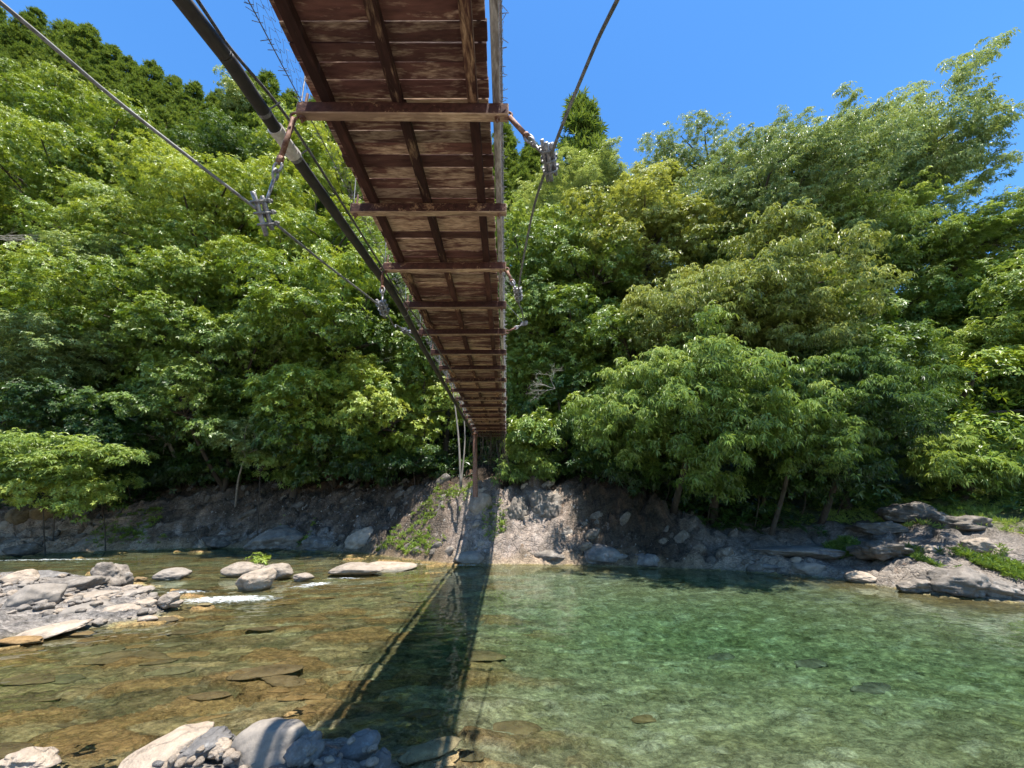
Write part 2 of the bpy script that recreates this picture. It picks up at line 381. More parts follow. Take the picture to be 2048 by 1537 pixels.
# bed
dshore = np.minimum(np.minimum(-SF, -SB), -SN)
pool = 1.75 * np.exp(-((X - 7.2) / 6.5) ** 2 - ((Y - 8.2 + .22 * (X - 5)) / 3.2) ** 2)
dep = .20 + .30 * sstep(-3, 1, X) + pool + .18 * sstep(1, 4, -SF) * sstep(2, -4, X)
dep = np.minimum(dep, .04 + .30 * np.maximum(dshore, 0) ** .9 + .0)
bed = -dep + .05 * fbm(X * .7, Y * .7, 2., 3)
ca, sa = math.cos(R(14)), math.sin(R(14))
U, V = X * ca + Y * sa, -X * sa + Y * ca
U = U + .25 * fbm(X * 1.1, Y * 1.1, 5., 3); V = V + .12 * fbm(X * 1.3, Y * 1.3, 8., 3)
rid, vx, vy, brd = voro(U / .85, V / .33)
r1, r2, r3 = (rid % 101) / 101., (rid % 61) / 61., (rid % 37) / 37.
slabw = sstep(1.5, -1.0, X + .5 * fbm(X * .5, Y * .5, 1., 2)) * sstep(.05, .5, dshore)
slab = (.02 + .23 * r1 ** 1.5 + .28 * (r2 - .5) * vy - .06 * vx) * sstep(.0, .07, brd)
rid2, vx2, vy2, brd2 = voro(U / .26, V / .15)
q1 = (rid2 % 101) / 101.
peb = (.05 * q1) * sstep(0, .25, brd2)
bed = bed + slab * (.25 + .75 * slabw) + peb
# banks
hb = base_z(X, Y, SF)
rockw = sstep(0., .3, SF) * (1 - sstep(3.4, 6.5, SF + .8 * fbm(X * .4, Y * .4, 0., 2)))
tu, tv = X * .82 + hb * .57, -X * .57 + hb * .82
rd = ridged(tu * .35, tv * 1.1, Y * .45, 5)
ridr, wx, wy, rb = voro(tu * .9 + .4 * fbm(X, Y, hb, 2), tv * 1.7 + Y * .5)
fac = ((ridr % 83) / 83. - .5) * .55 + .35 * wx * ((ridr % 29) / 29. - .5)
ridq, qx, qy, qb = voro(tu * 2.6 + .3 * fbm(X * 2, Y * 2, hb * 2, 2), tv * 3.6 + Y * 1.1)
fa2 = ((ridq % 83) / 83. - .5) * .20 + .16 * qx * ((ridq % 29) / 29. - .5)
calm = 1 - .5 * sstep(5, 9, X)
bank = hb + rockw * calm * (.20 * rd + (1.0 * fac - .10 * sstep(.10, .0, rb)) * sstep(0, .5, SF) + fa2 + .16 * (np.mod(tv * 1.5 + .5 * fbm(X * .8, Y * .8, hb, 3), 1.) ** 1.5 - .4) + .06 * fbm(X * 5, Y * 5, hb * 5, 3)) + .12 * fbm(X * .9, Y * .9, 4., 5) * sstep(.0, .8, SF) + sstep(6, 30, SF) * 1.2 * fbm(X * .12, Y * .12, 0., 3)
bank = np.maximum(bank, .03 + .1 * np.minimum(SF, 1))
barh = .10 + .10 * sstep(0, 1.2, SB) + .08 * fbm(X * 1.5, Y * 1.5, 6., 4) + .04 * peb / .035
near = .03 + .07 * sstep(0, .5, SN) + .10 * np.minimum(np.maximum(SN, 0), 3.5) + .05 * fbm(X * 2, Y * 2, 9., 4)
Z = np.where(SF > -.0, bank, bed)
Z = np.where(SF > 0, np.maximum(Z, bed), Z)
Z = np.where(SB > 0, np.maximum(barh * sstep(0, .3, SB), bed), Z); Z = np.where(SN > 0, np.maximum(near * sstep(0, .25, SN), bed), Z)
# colour of the ground materials, with sun and shade of the far bank painted in
shp = np.ones(X.shape + (3,))
n_a = fbm(X * .45, Y * .45, 11., 4); n_b = fbm(X * 1.6, Y * 1.6, 12., 4)
ochre = shp * np.array([.33, .225, .10]); sand = shp * np.array([.36, .33, .20]); oliveb = shp * np.array([.27, .245, .125])
wl_ = sstep(1.2, -2.5, X + 1.2 * n_a)
cb_ = mixc(sand, [.36, .26, .125], wl_); cb_ = mixc(cb_, [.25, .22, .11], sstep(-.1, .5, n_b) * .6)
cb_ = cb_ * (.62 + .66 * r3)[..., None] ** (.35 + .65 * slabw)[..., None] * (.80 + .40 * q1)[..., None]
cb_ = mixc(cb_, [.50, .46, .34], (q1 > .86) * .55 * (1 - .7 * slabw)); cb_ = mixc(cb_, [.34, .20, .075], (r1 > .70) * slabw * .8)
cb_ = mixc(cb_, [.26, .17, .07], sstep(2.2, .5, -SF) * .8)
soil = shp * np.array([.075, .052, .034])
rockc = mixc(shp * np.array([.17, .155, .145]), [.26, .22, .195], sstep(-.3, .5, n_b)); rockc = mixc(rockc, [.085, .082, .080], sstep(.0, .5, n_a + .5 * (r2 - .5)) * .7); rockc = rockc * np.array([.86, .74, .60]) * (.65 + .7 * (ridr % 47) / 47.)[..., None] * (.8 + .4 * (ridq % 31) / 31.)[..., None]
rockc = mixc(rockc, [.40, .33, .28], sstep(1.3, .6, np.abs(X + .2) / 2.6) * sstep(3.2, 2.2, SF) * (.55 + .3 * np.clip(n_b, -1, 1)))       # sunlit strip under the bridge, painted paler into the rock colour
rockc = mixc(rockc, [.40, .36, .32], sstep(1.6, .5, hb) * sstep(.05, .4, n_b) * sstep(-4, -9, X) * .8)  # whitish patches painted in for sunlit spots by the left waterline
rockc = mixc(rockc, [.38, .27, .16], sstep(.35, .05, hb) * .6)
hol_shade = sstep(2.4, 3.4, X) * sstep(10.5, 8.5, X)  # shade of the undercut hollow, painted as dark soil colour
topw = sstep(1.7, 3.6, SF + 1.2 * n_a * (1 - .5 * hol_shade) + 1.7 * hol_shade)
rockc = rockc * (1 - .38 * sstep(1.5, 3.2, np.abs(X + .2)) * sstep(-17, -13, X) * (1 - .6 * sstep(6, 8.5, X)))[..., None]  # canopy shade painted into the rock on both sides of the sunlit strip
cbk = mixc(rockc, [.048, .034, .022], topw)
cbk = mixc(cbk, [.16, .085, .045], topw * sstep(.1, .6, n_b) * .6)
cbk = mixc(cbk, [.035, .055, .018], topw * sstep(5, 14, SF) * .8)
rightg = sstep(8.5, 11.5, X) * sstep(4.0, 5.4, SF)
cbk = mixc(cbk, [.20, .23, .085], rightg * (.65 + .3 * np.clip(n_b, -1, 1)) * sstep(30, 10, SF))
rightr = sstep(5.5, 8.5, X) * sstep(5.6, 3.6, SF)
cbk = mixc(cbk, [.27, .235, .20], rightr * .75)
lsand = sstep(-19.5, -21.5, X) * sstep(7, 2, SF)
cbk = mixc(cbk, [.42, .30, .21], lsand * .85)
grav = mixc(shp * np.array([.29, .255, .22]), [.17, .155, .14], (q1 > .55) * .8)
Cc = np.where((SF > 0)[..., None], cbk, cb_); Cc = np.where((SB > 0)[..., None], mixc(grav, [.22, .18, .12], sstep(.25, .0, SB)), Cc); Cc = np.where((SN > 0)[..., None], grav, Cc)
rockA = rockw * (1 - topw) * (SF > 0)
ii = np.arange(X.size).reshape(X.shape)
g = MB(); g.add(np.stack([X, Y, Z], -1), np.stack([ii[:-1, :-1], ii[:-1, 1:], ii[1:, 1:], ii[1:, :-1]], -1), a=rockA.ravel())
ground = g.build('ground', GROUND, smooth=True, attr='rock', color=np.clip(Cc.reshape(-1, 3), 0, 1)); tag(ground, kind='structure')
ground.cycles.is_caustics_receiver = True

# ------------------------------------------------------------------ water surface with real ripples
WX = axis([(-70, -22, 2, .2), (-22, -9, .16, .06), (-9, 10, .045, .045), (10, 18, .05, .2), (18, 45, .3, 2)])
WY = axis([(-30, 1.5, 2, .1), (1.5, 10, .045, .045), (10, 24, .05, .11), (24, 30, .15, .6)])
wx_, wy_ = np.meshgrid(WX, WY)
flow = sstep(1.5, -2.5, wx_ + .15 * wy_)                # quick shallow water upstream, a calm pool downstream
u_, v_ = wx_ * .97 + wy_ * .24, wy_ * .97 - wx_ * .24
wz = .0030 * fbm(wx_ * 1.7, wy_ * 2.1, 3., 2) + .0026 * perlin(wx_ * 4.3, wy_ * 4.9, 7.) + .0028 * perlin(wx_ * 8.6, wy_ * 9.2, 1.)
wz += flow * (.0075 * perlin(u_ * 1.5, v_ * 4., 2.) + .005 * perlin(u_ * 3.5, v_ * 7.5, 4.))
for cx_, cy_, rr, am in ((455, 1203, 1.1, .05), (630, 1172, .9, .035), (760, 1132, 2.2, .03), (100, 1122, 2.2, .035)):
    p = at_z(cx_, cy_, 0); wz += am * np.exp(-((wx_ - p[0]) / rr) ** 2 - ((wy_ - p[1]) / (.6 * rr)) ** 2) * perlin(wx_ * 5, wy_ * 6, 9.)
far_ = sstep(7, 14, wy_); wz *= 1 - .55 * far_
ii = np.arange(wx_.size).reshape(wx_.shape)
w = MB(); w.add(np.stack([wx_, wy_, wz], -1), np.stack([ii[:-1, :-1], ii[:-1, 1:], ii[1:, 1:], ii[1:, :-1]], -1))
water = w.build('water', WATER, smooth=True); tag(water, kind='structure'); water.cycles.is_caustics_caster = True
m = MB(); m.box((-5, 7, -1.47), (128, 70, 3.06)); tag(m.build('river_water', m_tint()), kind='structure')      # the green of the water itself

# ------------------------------------------------------------------ the suspension footbridge
def deck_x(y): return -.725 - .0145 * y
def deck_z(y): return ZC + 2.60 + .034 * y          # underside of the planks
WD, Y0, Y1 = 1.20, -7.0, 18.6
bridge = empty('suspension_bridge', (deck_x(17), 17, 3.0), 'long narrow wooden suspension footbridge of peeling brown planks crossing the river overhead', 'footbridge')
BO = np.array(bridge.location)
def bpart(name, mb, mat, parent=None, **k):
    mb.v = [v - BO for v in mb.v]; return mb.build(name, mat, parent or bridge, **k)
def sub(name, mb, mat, parent, **k):
    mb.v = [v - BO for v in mb.v]; return mb.build(name, mat, parent, **k)
SL = .034; AXD = np.array([[1, -.0, 0], [-.0145, 1, SL], [0, -SL, 1]]); AXD = AXD / np.linalg.norm(AXD, axis=1)[:, None]
rb_ = np.random.default_rng(21); m = MB(); y = Y0
while y < Y1:
    wdt = rb_.uniform(.108, .132); yc = y + wdt / 2
    tw = rb_.normal(0, .003); ax = AXD.copy(); ax[0] = ax[0] + np.array([0, rb_.normal(0, .002), tw])
    m.box((deck_x(yc) + rb_.normal(0, .006), yc, deck_z(yc) + .0175 + rb_.normal(0, .0018)), (WD + rb_.normal(0, .008), wdt - .005, .035), ax, a=rb_.uniform(), bev=.004); y += wdt
deck = bpart('deck', m, PLANK)
BY = [2.02 + .965 * k for k in range(-9, 18)]
for off in (-.50, -.005, .485):
    m = MB()
    for a_, b_ in zip([Y0] + BY[1::2], BY[1::2] + [Y1]):
        yc = (a_ + b_) / 2; o_ = off + rb_.normal(0, .006)
        m.box((deck_x(yc) + o_, yc, deck_z(yc) - .0385), (.07, b_ - a_ - .004, .07), AXD, a=rb_.uniform(), bev=.004)
    bpart('stringer', m, STRING)
for yb in BY:
    m = MB(); m.box((deck_x(yb) + rb_.normal(0, .01), yb, deck_z(yb) - .1245), (WD + .22 + rb_.normal(0, .015), .068, .095), [[1, rb_.normal(0, .004), rb_.normal(0, .004)], [0, 1, SL], [0, -SL, 1]], a=rb_.uniform(), bev=.006)
    cb = bpart('cross_beam', m, BEAM)
    cb.data.materials.append(STRING); [setattr(f, 'material_index', 1) for f in cb.data.polygons if abs(f.normal.y) > .8]  # upright sides coloured dark to stand for shade; underside stays lighter
    for sx in (-1, 1):
        m = MB(); xx = deck_x(yb) + sx * (WD / 2 + .055); m.tube([(xx, yb, deck_z(yb) - .215), (xx, yb, deck_z(yb) + .04)], .009, 6); m.tube([(xx, yb, deck_z(yb) - .19), (xx, yb, deck_z(yb) - .1725)], .02, 6)
        sub('bolt', m, RUST, cb)
for sx in (1,):                                   # kerb timbers on the beam ends
    m = MB()
    for a_, b_ in zip([Y0] + BY[::3], BY[::3] + [Y1]):
        yc = (a_ + b_) / 2; xo = WD / 2 + .048
        m.box((deck_x(yc) + sx * xo, yc, deck_z(yc) - .0445 + .0), (.05, b_ - a_ - .006, .062), AXD, a=rb_.uniform(), bev=.004)
    bpart('kerb_timber', m, GREYWOOD)
for sx in (-1, 1):                                   # wire netting at both sides, with its hand cable
    m = MB(); st = .06; H = .62; ys = np.arange(Y0, Y1, st); lean = .05 if sx < 0 else -.02
    def np_(yy, h): return np.array([deck_x(yy) + sx * (WD / 2 + .085 + lean * h), yy, deck_z(yy) - .05 + h])
    for yy in ys:
        hs_ = np.arange(0, H, .045)
        m.tube([np_(yy + (.028 if k % 2 else -.028), h) + np.array([sx * rb_.normal(0, .008), 0, 0]) for k, h in enumerate(hs_)], .0013, 3, cap=False)
    for h in (.02, .3, H):
        m.tube([np_(yy, h + rb_.normal(0, .004)) for yy in np.arange(Y0, Y1, .25)], .0035 if h < H else .011, 5, cap=False)
    # short wire tails that tie the netting to the kerb
    for yb in np.arange(Y0, Y1, .16):
        for e in range(3):
            yy = yb + .03 * e + rb_.normal(0, .008); b0 = np_(yy, .03); ln = rb_.uniform(.02, .05)
            m.tube([b0 - np.array([sx * (.05 if sx > 0 else .012), 0, 0]), b0 + np.array([sx * .008, 0, rb_.normal(0, .004)]), b0 + np.array([sx * ln, rb_.normal(0, .01), rb_.normal(0, .012)])], .0024, 4)
    bpart('side_net', m, STEEL if sx < 0 else GALV)
    for yb in BY:                                    # hangers up to the main cable
        m = MB(); m.tube([np_(yb, -.06), np_(yb, 1.1 + .012 * (yb - 4) ** 2)], .0045, 6); bpart('hanger', m, STEEL)
    m = MB(); m.tube([np_(yy, 1.1 + .012 * (yy - 4) ** 2) for yy in np.linspace(Y0, Y1, 40)], .012, 8); bpart('main_cable', m, STEEL)
# wind guys: a cable each side with rods, shackles and clamps
def clamp(parent, c, dirv, size=1.):
    d = np.array(dirv, float); d /= np.linalg.norm(d); s1 = np.cross(d, [0, 0, 1.]); s1 /= np.linalg.norm(s1); s2 = np.cross(d, s1)
    m = MB()
    for k, (a_, b_) in enumerate(((.0, .022), (.03, -.004), (-.026, -.006), (.006, -.03))):
        ln = (.12, .10, .13, .09)[k] * size; o_ = (s1 * a_ + s2 * b_) * size; L0 = np.array(c) + o_
        m.tube([L0 - d * ln, L0 - d * ln * .3 + s1 * .004, L0 + d * ln * .4, L0 + d * ln], .013 * size, 7)
    cl = sub('clamp', m, GALV, parent, smooth=True)
    m = MB()
    for k in (-.07, -.005, .06):
        b0 = np.array(c) + d * k * size; th = np.linspace(-.2, math.pi + .2, 12)
        P = [b0 + (s1 * math.cos(t) * .043 + s2 * (math.sin(t) * .043)) * size for t in th]
        P = [P[0] - s2 * .05 * size] + P + [P[-1] - s2 * .05 * size]; m.tube(P, .008 * size, 6)
        m.box(b0 - s2 * .03 * size, np.array((.11, .028, .022)) * size, [s1, d, s2], bev=.003)
        for sg in (-1, 1): m.tube([b0 + (s1 * sg * .043 - s2 * .042) * size, b0 + (s1 * sg * .043 - s2 * .06) * size], .014 * size, 6)
    sub('u_bolt', m, STEEL, cl)
def stay(parent, a_, b_, rusty=RUST, thick=.017):
    a_, b_ = np.array(a_), np.array(b_); L = b_ - a_; ln = np.linalg.norm(L); u = L / ln
    m = MB(); m.tube([a_ + u * .02, a_ + u * ln * .48], thick, 8); m.tube([a_ + u * ln * .46, a_ + u * ln * .52], thick * 1.35, 8)
    th = np.linspace(0, 2 * math.pi, 13)[:-1]; s1 = np.cross(u, [0, 1., 0]); s1 /= np.linalg.norm(s1)
    m.tube([a_ + (u * math.cos(t) + s1 * math.sin(t)) * .027 for t in th], .009, 6, closed=True)
    st_ = sub('stay_rod', m, rusty, parent, smooth=True)
    m = MB(); c0 = a_ + u * ln * .56
    m.tube([c0 + (u * math.cos(t) * 1.5 + s1 * math.sin(t)) * .026 for t in th], .009, 6, closed=True)
    s2 = np.cross(u, s1); c1 = a_ + u * ln * .64
    m.tube([c1 + (u * math.cos(t) * 1.5 + s2 * math.sin(t)) * .024 for t in th], .009, 6, closed=True)
    sub('shackle', m, GALV, st_, smooth=True)
    m = MB(); m.tube([a_ + u * ln * .68, b_], thick * .6, 6); sub('tie_bar', m, GALV, st_, smooth=True)
    return st_
B = lambda k, sx: np.array([deck_x(BY[9 + k]) + sx * (WD / 2 + .11), BY[9 + k], deck_z(BY[9 + k]) - .13])
RC = [at_y(1235, 0, 1.12), at_y(1170, 140, 1.5), at_y(1098, 322, 2.02), at_y(1062, 440, 2.95), at_y(1036, 590, 3.95), at_y(1044, 622, 4.9), at_y(1049, 648, 5.88)]
RC = [RC[0] + (RC[0] - RC[1]) * 9 + np.array([.9, 0, .2]), RC[0] + (RC[0] - RC[1]) * 2 + np.array([.05, 0, 0])] + RC
m = MB(); m.tube(spline(RC, 10), .0098, 8); wc = bpart('wind_cable', m, STEEL, smooth=True)
LC = [at_y(0, 5, 1.1), at_y(250, 215, 1.5), at_y(525, 428, 2.05), at_y(640, 520, 2.8), at_y(765, 618, 3.95), at_y(790, 655, 4.9), at_y(808, 662, 5.85), at_y(900, 745, 9.5)]
LC = [LC[0] + (LC[0] - LC[1]) * 9 + np.array([-.9, 0, .2]), LC[0] + (LC[0] - LC[1]) * 2 + np.array([-.05, 0, 0])] + LC
m = MB(); m.tube(spline(LC, 10), .0092, 8); wl2 = bpart('wind_cable', m, STEEL, smooth=True)
for (cab, k, sx, pos, sz) in ((wc, 0, 1, RC[4], 1.), (wc, 2, 1, RC[6], .9), (wc, 4, 1, RC[8], .7), (wl2, 0, -1, LC[4], 1.), (wl2, 2, -1, LC[6], 1.), (wl2, 4, -1, LC[8], .8)):
    P = RC if sx > 0 else LC; j = [i for i, p in enumerate(P) if p is pos][0]; dv = P[min(j + 1, len(P) - 1)] - P[j - 1]
    u = pos - B(k, sx); un = u / np.linalg.norm(u)
    s_ = stay(cab, B(k, sx) + un * .03, pos - un * .03); clamp(s_, pos, dv * .6 + u * 1.2, sz)
m = MB(); m.tube([RC[8], (deck_x(5.88) + WD / 2 + .1, 5.3, deck_z(5.5) + .12)], .005, 5); m.tube([RC[8], RC[8] - np.array([.0, .1, .03])], .012, 5); sub('tie_wire', m, GALV, wc)
# supply pipe and thin cable hung along the left side
PZ = ZC + 2.46
PP = [at_z(x, y, PZ + dz) for x, y, dz in ((360, -5, 0), (455, 118, 0), (508, 195, .01), (570, 285, .02), (660, 412, .04), (740, 525, .06), (796, 603, .08))] + [np.array([deck_x(y_) - WD / 2 - .15, y_, deck_z(y_) - .17]) for y_ in (6.5, 9, 12, 15, 18)]
PP = [PP[0] + (PP[0] - PP[1]) * 8] + PP
pp = spline(PP, 8)
pipe = empty('water_pipe', PP[4], 'thick black plastic pipe hung along the left edge of the footbridge', 'pipe')
PO = np.array(PP[4])
m = MB(); m.tube(pp - PO, .043, 14); m.build('pipe_body', BLACKPIPE, pipe, smooth=True)
i0 = np.argmin(np.linalg.norm(pp - PP[4], axis=1)); dv = pp[i0 + 2] - pp[i0 - 2]; dv /= np.linalg.norm(dv)
m = MB(); m.tube([PO * 0 - dv * .09, dv * .09], .048, 14); m.tube([-dv * .115, -dv * .08], .053, 14); m.tube([dv * .08, dv * .115], .053, 14)
m.build('joint_sleeve', SLEEVE, pipe, smooth=False)
for t in (.28, .36, .6, .75):
    m = MB(); j = int(t * len(pp)); d2 = pp[j + 1] - pp[j]; d2 /= np.linalg.norm(d2); m.tube([pp[j] - PO - d2 * .012, pp[j] - PO + d2 * .012], .046, 12); m.tube([pp[j] - PO, pp[j] - PO + np.array([.09, 0, .09])], .006, 5)
    m.build('pipe_strap', STEEL, pipe)
CC = [at_z(x, y, PZ + .10) for x, y in ((388, -10), (455, 90), (545, 197), (592, 262), (680, 400), (752, 515), (806, 600), (858, 672), (905, 745))]
CC = [CC[0] + (CC[0] - CC[1]) * 8] + CC
m = MB(); m.tube(spline(CC, 8), .0105, 7); c_ = m.build('cable', DKCABLE, smooth=True); tag(c_, 'thin dark cable running beside the thick black pipe under the bridge', 'cable')

# ------------------------------------------------------------------ leaves, crowns, trees
def leaf_cloud(mb, P, A, S, T, nl, spread=(55, 100), droop=.25, wf=.17, rg=rng):
    n = len(P)
    A = A / (np.linalg.norm(A, axis=1)[:, None] + 1e-9)
    ref = np.where(np.abs(A[:, 2:3]) < .9, np.array([[0, 0, 1.]]), np.array([[1., 0, 0]])); Uv = np.cross(A, ref); Uv /= np.linalg.norm(Uv, axis=1)[:, None]; Vv = np.cross(A, Uv)
    ph = (np.arange(nl)[None] * 2.39996 + rg.uniform(0, 6.28, (n, 1)) + rg.normal(0, .25, (n, nl))); th = np.radians(rg.uniform(*spread, (n, nl)))
    L = np.cos(th)[..., None] * A[:, None] + np.sin(th)[..., None] * (np.cos(ph)[..., None] * Uv[:, None] + np.sin(ph)[..., None] * Vv[:, None])
    L[..., 2] -= droop * rg.uniform(.3, 1.3, (n, nl)); L /= np.linalg.norm(L, axis=2)[..., None]
    Wv = np.cross(L, A[:, None]); Wv /= np.linalg.norm(Wv, axis=2)[..., None] + 1e-6
    N = np.cross(Wv, L); sz = (S[:, None] * rg.uniform(.65, 1.2, (n, nl)))[..., None]
    b = P[:, None] + L * sz * .08
    mid = P[:, None] + L * sz * .5
    tip = P[:, None] + L * sz - np.array([0, 0, 1.]) * sz * droop * .35
    v = np.stack([b, mid + Wv * sz * wf + N * sz * .07, tip, mid - Wv * sz * wf + N * sz * .07], 2).reshape(-1, 3)
    k = np.arange(n * nl)[:, None] * 4
    t = np.concatenate([k + np.array([[0, 1, 2]]), k + np.array([[0, 2, 3]])])
    tt = np.repeat((T[:, None] + rg.normal(0, .10, (n, nl))).ravel(), 4)
    mb.add(v, t=t, a=np.clip(tt, 0, 1))
def lobe(mb, c, r, dens, size, tint, nl=7, style='round', rg=rng):
    """one bough: sprays of leaf rosettes gathered in clumps over an uneven dome"""
    rx, ry, rz = r; area = 4 * math.pi * ((rx * ry) ** 1.6 / 3 + (rx * rz) ** 1.6 / 3 + (ry * rz) ** 1.6 / 3) ** (1 / 1.6)
    n = max(8, int(area * dens)); m = max(3, int(n / 9))
    d = rg.normal(size=(m, 3)); d /= np.linalg.norm(d, axis=1)[:, None]
    lo = d[:, 2] < -.35; d[lo & (rg.random(m) < .6), 2] *= -.8
    nz = perlin(d[:, 0] * 1.9 + c[0], d[:, 1] * 1.9 + c[1], d[:, 2] * 1.9 + c[2]) + .5 * perlin(d[:, 0] * 4.3 + c[0], d[:, 1] * 4.3 + c[1], d[:, 2] * 4.3 + c[2])
    rr = (.92 + .34 * nz) * np.where(rg.random(m) < .8, rg.uniform(.84, 1.10, m), rg.uniform(.4, .85, m))
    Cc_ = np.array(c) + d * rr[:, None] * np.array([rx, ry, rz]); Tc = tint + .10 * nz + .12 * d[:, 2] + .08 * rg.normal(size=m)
    w = rg.integers(0, m, n); q = size / .2
    off = rg.normal(0, 1, (n, 3)) * np.array([.17, .17, .075]) * q * rg.uniform(.7, 1.5, m)[w][:, None]
    P = Cc_[w] + off; P[:, 2] -= .9 * (off[:, 0] ** 2 + off[:, 1] ** 2) / q
    dw = d[w]
    A = dw * np.array([1, 1, 1 / (rz / rx + .1)]) * .7 + np.array([0, 0, .65]) + off * np.array([2.2, 2.2, 3.]) / q + rg.normal(0, .2, (n, 3))
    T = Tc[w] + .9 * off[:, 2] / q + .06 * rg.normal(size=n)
    if style == 'droop': leaf_cloud(mb, P, A, size * rg.uniform(.8, 1.3, n), T, nl, (60, 115), .75, .12, rg)
    elif style == 'pinnate': leaf_cloud(mb, P, A + np.array([0, 0, .8]), size * rg.uniform(.8, 1.3, n), T, nl, (75, 105), .35, .13, rg)
    else: leaf_cloud(mb, P, A, size * rg.uniform(.8, 1.25, n), T, nl, (48, 98), .28, .18, rg)
def limb(mb, a, b, r0, r1, rg, bend=.12, n=5):
    a, b = np.array(a), np.array(b); L = np.linalg.norm(b - a)
    mid = lerp(a, b, .5) + rg.normal(0, bend * L * .6, 3) + np.array([0, 0, bend * L * .5])
    P = spline([a, mid, b], n); mb.tube(P, np.linspace(r0, r1, len(P)), 6, cap=False); return P
def tree(name, label, cx, cy, rx, ry, yd, pal, tint=.5, style='round', dens=21., nlob=9, size=.178, group=None, lean=0., bark=None, cat='tree', seed=0, trunk=True, nl=7, base=None, flat=None, tr=None, nm=None):
    rg = np.random.default_rng(1000 + seed * 7 + int(cx) + int(cy) * 3)
    q_ = (.86, 1., .93, 1.12)[(int(cx) + int(cy)) % 4]; size *= q_; dens /= q_ ** 1.7
    C0 = at_y(cx, cy, yd); dp = depth(C0); RX, RZ = 1.22 * rx * dp / F, 1.25 * ry * dp / F; nlob = int(nlob * (2.0 if nm is None else nm)); RY = min(RX, RZ * 1.1 + .3)
    bx, by = (C0[0] + lean, C0[1] + .95 * RY) if base is None else base
    if base is None and cat == 'tree':
        while by < 60 and float(dists(np.array([bx]), np.array([by]))[0][0]) < 2.9: by += .3
    gz = ground_z(bx, by) - .15
    o = empty(name, (bx, by, gz), label, cat, group); OB = np.array((bx, by, gz)); mb = MB(); tb = MB(); cs = []
    k = 0
    while len(cs) < nlob and k < 500:
        k += 1; d = rg.uniform(-1, 1, 3)
        if np.linalg.norm(d) > 1: continue
        p = d * np.array([RX, RY, RZ]) * .84
        if all(np.linalg.norm((p - q) / np.array([RX, RY, RZ])) > .25 for q in cs): cs.append(p)
    fl = flat or {'round': .78, 'droop': .62, 'pinnate': .34}[style]
    for p in cs:
        s_ = rg.uniform(.27, .47); q = 1 - .25 * np.linalg.norm(p / np.array([RX, RY, RZ]))
        lr = np.array([RX, RY, RZ]) * s_ * q; mm = (lr[0] + lr[1]) / 2; lr = np.array([mm, mm, min(max(lr[2], mm * fl), mm * 1.15)])
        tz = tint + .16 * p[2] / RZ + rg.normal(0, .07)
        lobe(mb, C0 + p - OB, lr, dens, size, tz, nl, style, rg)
        if style != 'round':                                   # loose outer sprays
            for _ in range(3):
                a_ = rg.uniform(0, 6.28); pp_ = p + np.array([math.cos(a_) * lr[0], math.sin(a_) * lr[1], rg.normal(0, lr[2] * .6)])
                lobe(mb, C0 + pp_ - OB, lr * np.array([.5, .5, .45]), dens, size, tz + .05, nl, style, rg)
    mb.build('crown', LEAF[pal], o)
    if trunk:
        r0 = tr or max(.05, .022 * (RX + RZ)); top = C0 + np.array([0, .1 * RY, -.35 * RZ]) - OB
        hh = limb(tb, (0, 0, 0), top, r0, r0 * .62, rg, .05, 6)
        for p in cs:
            limb(tb, top + rg.normal(0, .05, 3), C0 + p - OB, r0 * .5, r0 * .12, rg, .12, 4)
        tb.build('trunk', bark or BARK, o, smooth=True)
    return o
